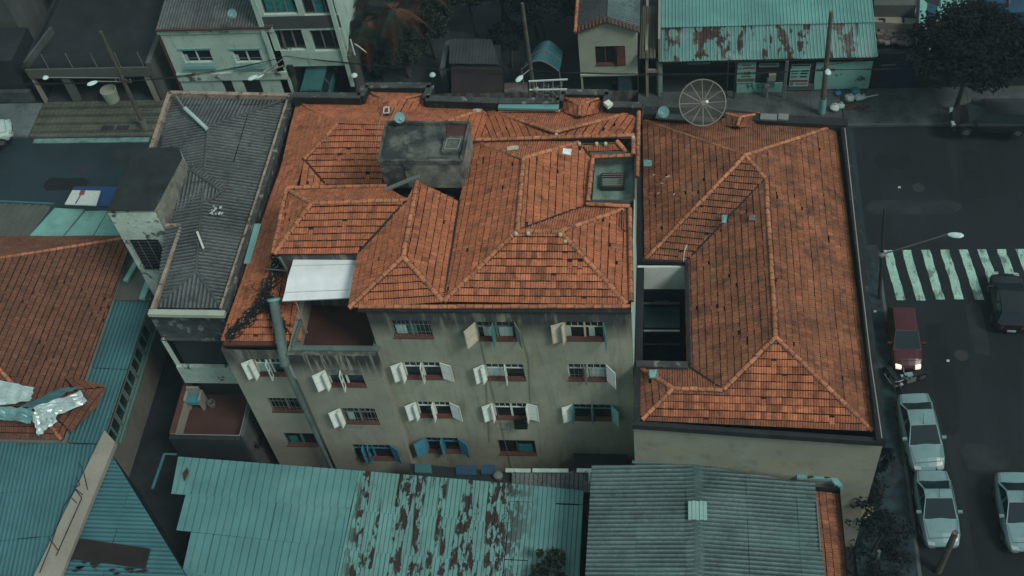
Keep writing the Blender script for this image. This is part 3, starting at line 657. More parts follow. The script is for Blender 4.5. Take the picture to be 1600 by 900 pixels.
# window schedule: openings, sashes, shutters
dC, nC = (1, 0, 0), (0, -1, 0); PW, PC, PT, PB, PG = 'paint_white', 'paint_cream', 'paint_teal', 'paint_blue', 'paint_grey'
R_, L_ = 1, -1
sch = [dict(frame=PG, bars=True, curtain=[(.4, .62, 'cloth_teal'), (.08, .35, 'cloth_pale')], transom=False),
       dict(frame=PG, curtain=[(.15, .45, 'cloth_pale'), (.55, .9, 'cloth_pale')], shutters=[(0, L_, 50, .62, PC), (.45, L_, 85, .35, PT), (1, R_, 60, .5, PG)]),
       dict(frame=PC, curtain=[(.02, .14, 'cloth_pale'), (.6, .75, 'cloth_pale')], shutters=[(0, L_, 20, .55, PC), (.0, L_, 70, .3, PC), (1, L_, 100, .55, PT)]),
       dict(frame=PW, shutters=[(0, L_, 25, .52, PW), (0, L_, 75, .28, PW), (.5, L_, 92, .3, PW), (1, R_, 18, .5, PW)]),
       dict(frame=PW, curtain=[(.02, .45, 'cloth_pale')], shutters=[(0, L_, 30, .5, PW), (0, L_, 65, .3, PW), (.52, L_, 95, .3, PW)]),
       dict(frame=PW, curtain=[(.55, .95, 'cloth_pale')], bars=True, shutters=[(.42, L_, 110, .3, PG), (1, R_, 48, .55, PW)]),
       dict(frame=PW, shutters=[(0, L_, 28, .52, PW), (0, L_, 72, .28, PW), (.5, L_, 88, .3, PW), (1, R_, 25, .5, PW)]),
       dict(frame=PW, shutters=[(0, L_, 24, .5, PW), (0, L_, 80, .26, PW), (.98, R_, 15, .48, PW), (.98, L_, 88, .3, PW)]),
       dict(frame=PT, shutters=[(0, L_, 22, .5, PW), (0, L_, 80, .26, PT), (.5, L_, 88, .26, PT), (1, R_, 50, .5, 'wall_mint')]),
       dict(frame=PB, shutters=[(0, L_, 38, .6, PB), (.5, L_, 88, .3, PB), (1, R_, 35, .55, PB)]),
       dict(frame='frame_dark', curtain=[(.5, .9, 'cloth_teal')], transom=False)]
for op, k in zip(opC, sch): window(apt, (CX0, YF), dC, nC, op, **k)
for op, k in zip(opB, [dict(frame=PW, shutters=[(0, L_, 32, .6, PW), (0, L_, 75, .3, PW), (.42, L_, 95, .32, PW)]), dict(frame=PG, bars=True, shutters=[(0, L_, 30, .55, PW), (0, L_, 75, .3, PW)], curtain=[(.1, .3, 'cloth_pale')]),
                       dict(frame=PB, shutters=[(.3, L_, 90, .3, PB), (.42, L_, 100, .3, PB), (1, R_, 30, .42, PB)])]): window(apt, (XB0, YB_), dC, nC, op, **k)
for op, k in zip(opA, [dict(frame=PW, curtain=[(.05, .42, 'cloth_pale')], shutters=[(0, L_, 30, .5, PW), (0, L_, 75, .3, PW), (.45, L_, 95, .3, PW), (1, R_, 30, .5, PW)]), dict(frame=PG, bars=True, transom=False), dict(frame=PT, curtain=[(.1, .35, 'cloth_teal')], transom=False)]):
    window(apt, (XL, YF), dC, nC, op, **k)
# vertical pilaster edges and stray cables down the facade
for pts in (((741, 495), (800, 735)), ((808, 500), (826, 560), (829, 640)), ((757, 560), (765, 690))):
    mb = MB(); mb.path([PY(x, y, YF - .03) for x, y in pts], .012, 5); part('facade_cable', mb, MATS['iron_grey'], apt)
for x0, y0, x1, y1 in ((535, 667, 567, 667), (775, 661, 795, 661)):
    mb = MB(); Y = YB_ if x0 < 600 else YF
    a = PY(x0, y0, Y - .02); b = PY(x1, y1, Y - .02); o = V((0, -.4, -.05))
    mb.tube(a, b, .015, 5); mb.tube(a, a + o, .015, 5); mb.tube(b, b + o, .015, 5); mb.tube(a + o, b + o, .015, 5); mb.tube(a + o * .5, b + o * .5, .01, 5); part('drying_rack', mb, MATS['iron_grey'], apt)
# lean-to at the foot of the wall in the dark corner
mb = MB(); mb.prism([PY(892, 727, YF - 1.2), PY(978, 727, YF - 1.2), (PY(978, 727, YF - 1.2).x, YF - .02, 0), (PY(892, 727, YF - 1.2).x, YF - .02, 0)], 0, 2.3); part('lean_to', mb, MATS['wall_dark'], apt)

# things on and around the main building
aw = thing('awning', 'flat white awning stretched over the red-floored terrace', 'awning', P(500, 440, 12))
q = [P(459, 402, 12.95), P(558, 400, 12.95), P(546, 466, 12.45), P(441, 471, 12.45)]
mid = (q[0] + q[1]) / 2, (q[2] + q[3]) / 2
for (a, b, c, d), nm in (((q[3], (q[2] * .45 + q[3] * .55), (q[1] * .45 + q[0] * .55), q[0]), 'awning_panel'), (((q[2] * .45 + q[3] * .55), q[2], q[1], (q[1] * .45 + q[0] * .55)), 'awning_panel')):
    mb = MB(); n = 6
    for i in range(n):
        s0, s1 = i / n, (i + 1) / n; dz = lambda s: V((0, 0, -.04 * math.sin(s * 9)))
        a0, a1, b0, b1 = a.lerp(d, s0), a.lerp(d, s1), b.lerp(c, s0), b.lerp(c, s1)
        mb.hexa([a0 + dz(s0), b0 + dz(s0), b1 + dz(s1), a1 + dz(s1)] + [p + V((0, 0, .02)) for p in (a0 + dz(s0), b0 + dz(s0), b1 + dz(s1), a1 + dz(s1))])
    part(nm, mb, MATS['cloth_white'], aw)
mb = MB(); mb.tube(q[3], q[2], .025, 6); mb.tube(q[0], q[1], .03, 6); part('rail', mb, MATS['iron_grey'], aw)
for s_ in (.0, .2, .4, .6, .8, 1):
    mb = MB(); mb.bar(q[3].lerp(q[0], s_) + V((0, 0, .0)), q[2].lerp(q[1], s_) + V((0, 0, .0)), .03, .035); part('batten', mb, M('cloth_batten', (.5, .58, .56)), aw)
mb = MB(); mb.tube(P(461, 468, 12.4), P(480, 520, 10.1), .035, 8); part('prop', mb, MATS['wood_pale'], aw)
mb = MB(); mb.tube(P(437, 402, 13.2), P(450, 424, 12.2), .06, 6); mb.tube(P(413, 420, 11.6), P(449, 423, 12.2), .03, 6); part('bracket', mb, MATS['iron_grey'], aw)
mb = MB(); mb.box(-15.2, -14.9, 27.6, 27.9, 9.73, 9.98); bk = solo('bucket', mb, MATS['iron_grey'], 'small grey bucket on the red terrace floor under the awning', 'bucket')
# tall flue pipe
fp = thing('flue_pipe', 'tall green-grey flue pipe with a round cap rising beside the terrace', 'pipe', P(455, 540, 0))
t0 = P(428, 470, 12.2); t1 = V((-15.75, YB_ - .18, 10.3))
mb = MB(); mb.tube(t1 + V((0, 0, -.1)), t0, .21, 16); mb.tube((t1.x + .02, t1.y, 0), t1, .09, 12, .12); part('pipe', mb, MATS['pipe_green'], fp, smooth=False)
mb = MB(); ax = (t0 - t1).normalized(); mb.tube(t0, t0 + ax * .1, .27, 20); part('cap', mb, MATS['dish_teal'], fp)
mb = MB(); mb.tube(t1.lerp(t0, .35), t1.lerp(t0, .38), .235, 16); part('collar', mb, MATS['pipe_green'], fp)
# black cable tangle / netting lying along the small hip
nt_ = MB(); line = [P(x, y, z) for x, y, z in ((352, 531, 10.65), (384, 500, 11.0), (412, 472, 11.45), (424, 440, 11.45), (436, 404, 11.5))]
line2 = [P(x, y, z) for x, y, z in ((414, 474, 11.45), (432, 500, 11.1), (440, 525, 10.7))]
for ln, cnt in ((line, 190), (line2, 50)):
    for i in range(cnt):
        s = rnd.uniform(0, len(ln) - 1.001); k = int(s); p = ln[k].lerp(ln[k + 1], s - k); d = (ln[k + 1] - ln[k]).normalized(); sd = V((d.y, -d.x, 0))
        p0 = p + sd * rnd.gauss(0, .13); pts = [p0]
        for j in range(5): pts.append(pts[-1] + d * rnd.uniform(-.15, .25) + sd * rnd.gauss(0, .08) + V((0, 0, rnd.uniform(-.03, .04))))
        nt_.path(pts, .02, 4)
net = solo('cable_tangle', nt_, MATS['cable'], 'tangle of black cables and netting lying along the small hip beside the flue pipe', 'cables')
mb = MB()
for i in range(40):
    s = rnd.uniform(0, len(line) - 1.001); k = int(s); p = line[k].lerp(line[k + 1], s - k) + V((rnd.gauss(0, .12), rnd.gauss(0, .12), .1)); r = rnd.uniform(.01, .035)
    mb.poly([p + V((-r, -r, 0)), p + V((r, -r * .5, .02)), p + V((r * .6, r, .03)), p + V((-r, r * .7, 0))])
part('scrap', mb, MATS['dish_teal'], net, kind='stuff')
# ================================================================ corner building (right)
cb = thing('corner_building', 'lower corner building with one big terracotta hip roof beside the right-hand street', 'building', (3.4, 33, 0))
r_ = S(dict(A=(1005, 188, 9.4), B=(1305, 197, 9.4), H=(1165, 243, 11.48), K=(1197, 280, 11.08), Lw=(1008, 406, 9.4), Vw=(1070, 412, 9.4), R=(1212, 527, 11.07), SE=(1364, 674, 9.36), SW=(1003, 657, 9.4),
    M1=(1052, 607, 10.02), M2=(1130, 610, 10.04), Vb=(1074, 573, 9.4), NW=(995, 573, 9.4)))
TB = MATS['terracotta_brown']; TR = M('terracotta_right', (.25, .099, .05), var=.28, vs=.9, fine=.22, fs=9, attr=.5, bump=.2, layers=[dict(col=(.05, .035, .028), scale=1.5, lo=.49, hi=.68, amt=.72, det=10), dict(col=(.34, .19, .11), scale=.5, lo=.55, hi=.75, amt=.3)])
tile_facet(cb, cb, [r_[k] for k in ('R', 'SE', 'SW', 'M1', 'M2')], TR, single=280, dark=.12)
for f in ('A B H', 'A H Lw', 'H K Vw Lw', 'K R M2 Vb Vw', 'H B SE R K', 'NW Vb M2 M1', 'NW M1 SW'): tile_facet(cb, cb, [r_[k] for k in f.split()], TR, dark=.16)
for a, b in (('A', 'H'), ('B', 'H'), ('Lw', 'H'), ('K', 'H'), ('R', 'K'), ('SE', 'R'), ('M2', 'R'), ('M2', 'M1'), ('SW', 'M1'), ('NW', 'M1')): caps(cb, r_[a], r_[b], r=.1 if a not in 'A' else .06)
for a, b in (('Vw', 'K'), ('Vb', 'M2')): valley(cb, r_[a], r_[b], .08)
dormer(cb, P(1127, 176, 9.7), P(1187, 178, 9.7), P(1157, 184, 10.2), P(1152, 199, 10.2), TR)
mb = MB(); ring(mb, [(-1.36, 24.82), (8.2, 24.25), (8.25, 41.5), (-1.36, 42.0)], 0, 9.3); part('wall', mb, MATS['plaster_corner'], cb)
pp = [P(x, y, 9.75) for x, y in ((1318, 190), (1379, 688), (990, 661))]
parapet(cb, [P(1006, 172, 9.9), P(1130, 176, 9.9), P(1200, 184, 9.9), P(1322, 190, 9.9)], 9.9, .7, .5, MATS['parapet_black'])
parapet(cb, [P(1318, 186, 9.8), P(1350, 440, 9.8), P(1377, 686, 9.8)], 9.8, .5, .34, MATS['parapet_black'])
parapet(cb, [P(1381, 686, 9.7), P(1186, 673, 9.7), P(988, 659, 9.7)], 9.62, .3, .2, MATS['parapet_black'])
parapet(cb, [P(996, 572, 9.6), P(995, 662, 9.6)], 9.6, .4, .25, MATS['parapet_black'])
mb = MB(); mb.path([P(x, y, 9.95) for x, y in ((1320, 200), (1333, 320), (1346, 440), (1360, 560), (1378, 684))], .02, 5); part('rail', mb, MATS['cable_pale'], cb)
mb = MB()
for x0, x1 in ((1188, 1214), (1216, 1232)): mb.bar(P(x0, 182.5, 9.93), P(x1, 184, 9.93), .38, .1)
part('coping', mb, MATS['paint_grey'], cb)
mb = MB(); mb.bar(P(1025, 181, 9.93), P(1120, 188, 9.93), .35, .08); part('coping', mb, MATS['wall_grey_dim'], cb)
# light well
LW = [P(x, y, 9.5) for x, y in ((996, 568), (1076, 570), (1070, 411), (1001, 409))]
x0, x1, y0, y1 = -1.35, .85, LW[0].y + .1, LW[2].y
mb = MB()
for a, b in (((x0, y1), (x1, y1)), ((x1, y1), (x1, y0)), ((x0, y0), (x0, y1))):
    wall(mb, b, a, 3, 9.35) if 0 else mb.poly([(a[0], a[1], 3), (b[0], b[1], 3), (b[0], b[1], 9.35), (a[0], a[1], 9.35)])
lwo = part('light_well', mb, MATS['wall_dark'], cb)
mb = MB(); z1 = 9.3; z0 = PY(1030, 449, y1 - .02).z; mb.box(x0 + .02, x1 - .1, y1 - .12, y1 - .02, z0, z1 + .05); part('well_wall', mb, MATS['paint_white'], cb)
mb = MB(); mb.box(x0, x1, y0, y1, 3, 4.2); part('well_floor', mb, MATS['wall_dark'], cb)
for (ya, yb_, xa_, xb_, mt) in ((474, 477, 1004, 1062, 'paint_grey'), (517, 519, 1006, 1062, 'paint_white'), (538, 540, 1006, 1062, 'iron_dark')):
    mb = MB(); a = P(xa_, ya, 6.8); b = P(xb_, ya, 6.8); mb.bar(a, b, .08, .06); part('well_beam', mb, MATS[mt], lwo)
mb = MB(); mb.prism([P(x, y, 6.6) for x, y in ((1006, 512), (1062, 512), (1062, 480), (1005, 480))], 6.4, 6.6); part('well_awning', mb, MATS['glass_teal'], lwo)
mb = MB(); mb.prism([P(x, y, 6.9) for x, y in ((1008, 462), (1030, 465), (1024, 458), (1014, 457))], 6.3, 6.9); mb.prism([P(x, y, 6.8) for x, y in ((1022, 470), (1046, 470), (1044, 463), (1020, 464))], 6.5, 6.8); part('well_clutter', mb, MATS['plastic_teal'], lwo)
for ps in (((1001, 425), (1001, 520)), ((999, 440), (1003, 440), (1003, 470), (999, 470), (999, 440))):
    mb = MB(); mb.path([P(x, y, 9.0) for x, y in ps], .025, 5); part('well_pipe', mb, MATS['cable'], lwo)
mb = MB(); mb.bar(P(994, 570, 9.6), P(1075, 572, 9.6), .3, .22); part('well_coping', mb, MATS['parapet_stain'], cb)
mb = MB(); mb.bar(P(1003, 408, 9.55), P(1073, 411, 9.55), .12, .2); mb.bar(P(1073, 411, 9.55), P(1077, 570, 9.55), .14, .2); part('well_coping', mb, MATS['gutter_dark'], cb)
mb = MB(); mb.box(-1.415, -1.05, 27.5, 41.0, 8.9, 9.33); part('box_gutter', mb, MATS['gutter_dark'], cb)
mb = MB(); mb.box(-1.412, -1.38, 27.45, 33.2, 9.35, 13.2); part('render_strip', mb, MATS['wall_white'], cb)
# loose bits on the big roofs
for (x, y, z, s, mt, lb) in ((1036, 174, 0, 0, '', ''),):
    pass
bits = [(1012, 255, 9.9, .22, .16, 'dish_teal', 'teal plastic sheet at the left edge of the corner roof'), (1132, 342, 10.55, .12, .22, 'dish_teal', 'upright teal scrap on the slope left of the corner roof ridge'),
        (1176, 340, 10.9, .18, .14, 'rubble', 'grey scrap with a stone beside the corner roof ridge'), (1021, 584, 9.9, .2, .2, 'dish_teal', 'teal scrap beside the light well on the corner roof'),
        (886, 237, 14.35, .22, .14, 'cloth_white', 'white tile patch right of the tall middle ridge'), (801, 231, 14.1, .3, .1, 'paint_cream', 'pale scrap on the slope behind the middle ridge'),
        (588, 180, 10.9, .24, .16, 'paint_cream', 'pale crumpled scrap on the street-side slope'), (745, 173, 10.9, .26, .1, 'paint_cream', 'pale flat scrap on the slope behind the tank house')]
for i, (x, y, z, a, b, mt, lb) in enumerate(bits):
    c = P(x, y, z + .1); mb = MB(); yw = rnd.uniform(-.3, .3)
    ux = V((math.cos(yw), math.sin(yw), rnd.uniform(-.1, .1))); uy = V((-math.sin(yw), math.cos(yw), .4))
    g = [[c + ux * a * .8 * (i_ - 1) + uy * b * .8 * (j_ - 1) + V((0, 0, rnd.uniform(-.02, .05))) for i_ in range(3)] for j_ in range(3)]
    for i_ in range(2):
        for j_ in range(2): mb.poly([g[j_][i_], g[j_][i_ + 1], g[j_ + 1][i_ + 1], g[j_ + 1][i_]])
    for p, q in ((g[0][0], g[0][2]), (g[0][2], g[2][2])): mb.bar(p, q, .02, .04)
    solo('roof_scrap', mb, MATS[mt], lb, 'scrap', group='scraps lying on the roofs')
stk = MB()
for x, y, z, a, b in ((1040, 277, 10.1, .2, .05), (1032, 286, 10, .12, -.06), (1027, 303, 9.9, .1, .05), (1020, 274, 9.9, .1, .02), (1052, 305, 10.2, .06, .08)): c = P(x, y, z + .07); stk.tube(c, c + V((a, b, .05)), .018, 5)
solo('stick_litter', stk, MATS['pvc_white'], 'few pale sticks scattered on the left slope of the corner roof', 'sticks')
# thin pipes on the corner roof
mb = MB(); mb.path([P(x, y, z) for x, y, z in ((1073, 382, 10.2), (1069, 395, 10), (1068, 410, 9.6))], .02, 5); solo('vent_pipe', mb, MATS['pvc_white'], 'thin pale bent pipe above the light well', 'pipe')
mb = MB(); mb.path([P(x, y, z) for x, y, z in ((972, 328, 13.75), (971, 358, 13.8), (979, 362, 13.75))], .035, 6); solo('vent_pipe', mb, MATS['iron_dark'], 'dark bent pipe lying on the tiles below the barred skylight', 'pipe')

# ================================================================ dark corrugated-roof building (left)
db = thing('dark_roof_building', 'narrow weathered building under a black corrugated roof left of the apartments', 'building', (-21.5, 36, 0))
FD = MATS['fibre_dark']; ps = prof_sine(.19, .07, 6)
D = S(dict(A=(268, 152, 10.3), B=(450, 155, 10.3), Cc=(346, 482, 10.3), Dd=(241, 482, 10.3), H=(325, 200, 10.85), K=(307, 425, 10.8), A2=(240, 235, 10.3)))
X_, Y_ = (1, 0, 0), (0, 1, 0)
sheets(db, [D['A'], D['B'], D['H']], Y_, ps, FD, 1.0, 2.0, trough_contrast=.85)
sheets(db, [D['B'], D['Cc'], D['K'], D['H']], X_, ps, FD, 1.1, 1.7, trough_contrast=.85)
sheets(db, [D['Cc'], D['Dd'], D['K']], Y_, ps, FD, 1.0, 2.0, trough_contrast=.85)
sheets(db, [D['A'], D['H'], P(318, 290, 10.84), P(238, 300, 10.3)], X_, ps, FD, 1.1, 1.7, trough_contrast=.85)
sheets(db, [P(318, 290, 10.83), D['K'], D['Dd'], P(262, 345, 10.35), P(238, 300, 10.3)], X_, ps, FD, 1.1, 1.7, trough_contrast=.85)
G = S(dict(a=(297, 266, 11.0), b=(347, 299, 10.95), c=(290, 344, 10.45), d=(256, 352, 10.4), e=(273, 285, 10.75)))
sheets(db, [G['a'], G['b'], G['c'], G['d'], G['e']], Y_, ps, FD, 1.0, 2.2, trough_contrast=.85)
sheets(db, [P(297, 266, 11.02), P(347, 299, 10.97), P(350, 290, 10.9), P(300, 257, 10.8)], (.3, .9, 0), ps, FD, 1.2, 1, trough_contrast=.85)
for a, b in ((D['H'], D['A']), (D['H'], D['B']), (D['K'], D['Cc']), (D['K'], D['Dd']), (G['a'], G['b']), (G['c'], G['b']), (G['e'], G['a'])):
    mb = MB(); mb.tube(a + V((0, 0, .05)), b + V((0, 0, .05)), .07, 8); part('ridge_roll', mb, FD, db)
mb = MB(); mb.tube(D['H'] + V((0, 0, .06)), D['K'] + V((0, 0, .06)), .06, 8); part('ridge_roll', mb, FD, db)
mb = MB(); ring(mb, [(-22.2, 29.6), (-19.0, 29.6), (-18.7, 42.7), (-24.9, 43.0), (-24.2, 36), (-21.9, 33.2)], 0, 10.28); part('wall', mb, MATS['wall_dark'], db)
CW = MATS['coping_weathered']
def coping(root, pts, w, h, mat, name='coping'):
    for a, b in zip(pts, pts[1:]): mb = MB(); mb.bar(a, b, w, h); part(name, mb, mat, root)
coping(db, [P(x, y, 10.5) for x, y in ((237, 235), (266, 147), (455, 151))], .2, .3, CW)
coping(db, [P(x, y, 10.5) for x, y in ((456, 150), (404, 318), (350, 486))], .34, .3, MATS['parapet_stain'])
coping(db, [P(x, y, 10.55) for x, y in ((452, 152), (400, 318), (346, 484))], .1, .3, CW)
coping(db, [P(x, y, 10.5) for x, y in ((239, 484), (285, 354), (251, 354))], .16, .25, CW)
coping(db, [P(x, y, 10.45) for x, y in ((233, 489), (352, 491))], .28, .2, MATS['wall_cream'])
mb = MB(); mb.bar(P(386, 412, 10.6), P(403, 350, 10.6), .3, .05); part('flashing', mb, MATS['wall_mint'], db)
# tower block
tp = [P(x, y, 11.8) for x, y in ((167, 330), (241, 329), (285, 247), (280, 231), (212, 231))]
mb = MB(); mb.prism(tp, 3, 11.8, top=False); tw = part('stair_tower', mb, MATS['tower_white'], db)
mb = MB(); mb.prism([V((p.x, p.y, 0)) for p in tp], 11.68, 11.84); part('tower_roof', mb, MATS['black_roof'], db)
mb = MB(); mb.prism([tp[1] + V((.01, 0.02, 0)), tp[1] + V((.04, 0.02, 0)), tp[2] + V((.04, 0, 0)), tp[2] + V((.01, 0, 0))], 10.3, 11.7); part('tower_side', mb, MATS['concrete_side'], db)
Yt = tp[0].y
q = [PY(x, y, Yt - .03) for x, y in ((211, 375), (250, 375), (262, 421), (231, 421))]
z0, z1 = q[2].z, q[0].z; xa_, xb_ = PY(216, 398, Yt).x, PY(259, 398, Yt).x
mb = MB(); mb.box(xa_, xb_, Yt - .03, Yt - .005, z0, z1); lv = part('louvre_window', mb, MATS['glass_dark'], db)
for i in range(10): mb = MB(); z = z0 + (z1 - z0) * (i + .5) / 10; mb.bar((xa_, Yt - .06, z), (xb_, Yt - .06, z), .05, .03); part('louvre_slat', mb, MATS['iron_dark'], lv)
for f in (.3, .65): mb = MB(); x = xa_ + (xb_ - xa_) * f; mb.box(x - .012, x + .012, Yt - .1, Yt - .085, z0, z1); part('louvre_bar', mb, MATS['iron_grey'], lv)
# south face below the corrugated roof
Ys = 29.58; X0, X1 = PY(235, 497, Ys).x, PY(349, 497, Ys).x; zz = lambda y: PY(300, y, Ys).z
mb = MB(); wall(mb, (X0, Ys), (X1, Ys), zz(528), 10.35); part('stained_wall', mb, MATS['slab_stain'], db)
mb = MB(); mb.box(X0, X1, Ys - .12, Ys + .01, zz(528) - .08, zz(528)); part('ledge', mb, MATS['parapet_stain'], db)
mb = MB(); mb.box(X0 + .2, X1, Ys + .9, Ys + 1, zz(690), zz(528)); mb.box(X0 - .02, X0 + .02, Ys, Ys + 1, zz(595), zz(528)); part('recess_wall', mb, MATS['wall_dark'], db)
mb = MB(); mb.bar((X0 + .06, Ys - .05, zz(528)), (X0 + .1, Ys - .05, zz(570)), .14, .14); part('pier', mb, MATS['wall_white'], db)
mb = MB(); mb.box(X0 + .05, X1 + .42, Ys - .22, Ys - .02, zz(594) + .1, zz(569) + .06); part('balcony_front', mb, MATS['slab_white'], db)
mb = MB(); mb.box(X0 + .05, X1 + .42, Ys - .02, Ys + .9, zz(594), zz(594) + .12); part('balcony_floor', mb, MATS['brick_dark'], db)
# patio below
PZ = 3.4; pf = [P(x, y, PZ) for x, y in ((300, 625), (378, 625), (372, 690), (283, 690))]
xA, xB, yA, yB = pf[3].x, pf[2].x + .25, pf[3].y, Ys + .9
mb = MB(); mb.box(xA, xB, yA, yB, PZ - .3, PZ); part('patio_floor', mb, MATS['floor_red'], db)
mb = MB(); mb.box(xA, xB, yB - .05, yB, PZ, zz(596)); part('patio_back_wall', mb, MATS['wall_dark'], db)
mb = MB(); mb.box(xA - .3, xA - .02, yA, yB, PZ - 2.5, PZ + .75); part('patio_side_wall', mb, MATS['wall_beige'], db)
mb = MB(); mb.box(xA - .31, xA - .03, yA, yA + 3.0, PZ + .76, PZ + .8); part('coping', mb, MATS['brick_dark'], db)
mb = MB(); mb.box(xA - .3, xB + .1, yA - .25, yA - .01, 0, PZ + .7); part('patio_front_wall', mb, MATS['wall_dark'], db)
mb = MB(); mb.box(xB + .02, xB + .2, yA, yB, 0, PZ + .6); part('patio_side_wall', mb, MATS['wall_grey_dim'], db)
mb = MB(); mb.path([(xA, yA - .1, PZ + .85), (xB + .1, yA - .1, PZ + .85), (xB + .1, yB - 1, PZ + .85)], .025, 5); part('patio_rail', mb, MATS['iron_grey'], db)
mb = MB(); mb.poly([(xA, Ys - .2, PZ), (xA, yB, PZ), (xA, yB, zz(596)), (xA, Ys - .2, zz(596))]); part('patio_side_wall', mb, MATS['wall_grey'], db)
st = thing('laundry_sink', 'pale laundry sink with teal basin standing in the covered patio corner', 'sink', P(312, 636, PZ))
c = P(311, 636, PZ); mb = MB(); mb.box(c.x - .45, c.x - .35, c.y - .2, c.y + .4, PZ, PZ + .9); mb.box(c.x + .25, c.x + .35, c.y - .2, c.y + .4, PZ, PZ + .9); mb.box(c.x - .35, c.x + .25, c.y + .3, c.y + .4, PZ, PZ + 1.2); part('cabinet', mb, MATS['wall_beige'], st)
mb = MB(); mb.box(c.x - .345, c.x + .245, c.y - .2, c.y + .29, PZ + .5, PZ + .75); part('basin', mb, MATS['plastic_teal'], st)
mb = MB(); mb.lathe(c + V((.65, .1, 0)), [(.16, 0), (.2, .3), (.17, .32), (.14, .05)], 12); solo('plant_pot', mb, MATS['iron_grey'], 'round grey pot beside the laundry sink on the patio', 'pot')
mb = MB(); mb.tube(P(276, 151, 10.95), P(289, 171, 10.95), .05, 8); part('pipe', mb, MATS['iron_grey'], db)
mb = MB(); mb.tube(P(289, 169, 11.0), P(323, 201, 11.05), .1, 10); solo('white_pipe', mb, MATS['cloth_pale'], 'long pale pipe lying down the north end of the black corrugated roof', 'pipe')
mb = MB(); mb.bar(P(308, 362, 11.0), P(318, 388, 11.0), .09, .05); solo('white_plank', mb, MATS['pvc_white'], 'short white plank lying on the black corrugated roof', 'plank')
mb = MB()
for i in range(14):
    c = P(rnd.uniform(326, 347), rnd.uniform(322, 336), 10.95); r = rnd.uniform(.05, .12); mb.bar(c, c + V((r, rnd.uniform(-r, r), .03)), r, .04)
solo('rubble_pile', mb, MATS['board_white'], 'small heap of whitish rubble on the black corrugated roof', 'rubble', kind='stuff')

# ================================================================ tiled house at the left edge
lh = thing('tiled_house', 'low house at the left edge under a worn brown tiled roof', 'house', (-31, 32, 0))
h = S(dict(NE=(192, 371, 5), E1=(204, 398, 5), SE0=(124, 606, 5), W0=(0, 415, 7), NW=(-60, 376, 5), W1=(-60, 432, 7.6), S1=(-40, 660, 5.8)))
xe = -27.45; ne = V((xe, 38.1, 5)); se = V((xe, 28.8, 5))
ridge_x = -33.2; rz = 5 + .36 * (xe - ridge_x); rn = V((ridge_x, 34.9, rz)); rs = V((ridge_x, 30.8, rz)); sec = V((xe - .1, 26.1, 4.85))
tile_facet(lh, lh, [ne, rn, rs, sec], TB); tile_facet(lh, lh, [sec, rs, V((-39, 26.1, 4.85))], TB); tile_facet(lh, lh, [ne, V((-39, 38.1, 5)), rn], TB)
tile_facet(lh, lh, [rn, V((-39, 38.1, 5)), V((-39, 27.5, 5)), rs], TB)
caps(lh, ne, rn, r=.1)
lo = S(dict(a=(-30, 696, 4.7), b=(101, 695, 4.7), c=(60, 640, 5.6), d=(-30, 632, 5.6), e=(165, 606, 4.75), f=(150, 637, 4.6), g=(118, 610, 5.5)))
caps(lh, sec, rs, r=.1); tile_facet(lh, lh, [lo['e'], lo['g'], lo['f']], TB); tile_facet(lh, lh, [lo['f'], lo['g'], P(84, 650, 5.45), P(112, 676, 4.95)], TB); tile_facet(lh, lh, [lo['g'], P(100, 590, 5.3), P(160, 603, 4.8), lo['e']], TB)
mb = MB(); ring(mb, [(-39, 26.2), (-27.6, 26.2), (-27.6, 38), (-39, 38)], 0, 4.7); part('wall', mb, MATS['wall_beige'], lh)
def crumple(pts2, n, z, mat, lb, amp=.08):
    a, b, c, d = [P(x, y, zz_ + .35) for (x, y), zz_ in zip(pts2, z)]; mb = MB(); g = []
    for j in range(n + 1):
        g.append([a.lerp(b, i / n).lerp(d.lerp(c, i / n), j / n) + V((rnd.uniform(-.05, .05), rnd.uniform(-.05, .05), rnd.uniform(0, amp) + (.05 if i % 2 else 0))) for i in range(n + 1)])
    for j in range(n):
        for i in range(n):
            mb.poly([g[j][i], g[j][i + 1], g[j + 1][i + 1]]); mb.poly([g[j][i], g[j + 1][i + 1], g[j + 1][i]])
    return solo('foil_sheet', mb, mat, lb, 'foil sheet', group='foil sheets patching the tiled house')
crumple(((-25, 590), (54, 607), (49, 627), (-25, 638)), 9, (6.3, 6, 6, 6.2), MATS['foil'], 'bright ribbed foil sheet at the left edge, uppermost on the tiled house', .05)
crumple(((50, 638), (127, 612), (138, 630), (70, 658)), 9, (6.05, 5.75, 5.6, 5.8), MATS['foil'], 'white crumpled foil sheet running up towards the roof corner')
crumple(((-25, 636), (52, 638), (50, 662), (-25, 654)), 9, (6.1, 6.0, 5.8, 5.9), MATS['foil_teal'], 'teal-tinted folded foil sheet below the uppermost one')
crumple(((48, 644), (92, 640), (88, 662), (60, 682)), 8, (5.95, 5.9, 5.7, 5.5), MATS['foil'], 'pointed crumpled foil sheet hanging lowest on the tiled house')
crumple(((30, 636), (98, 607), (122, 606), (58, 640)), 7, (6.02, 5.65, 5.6, 5.95), MATS['metal_left'], 'grey-teal sheet along the valley above the crumpled foil', .04)

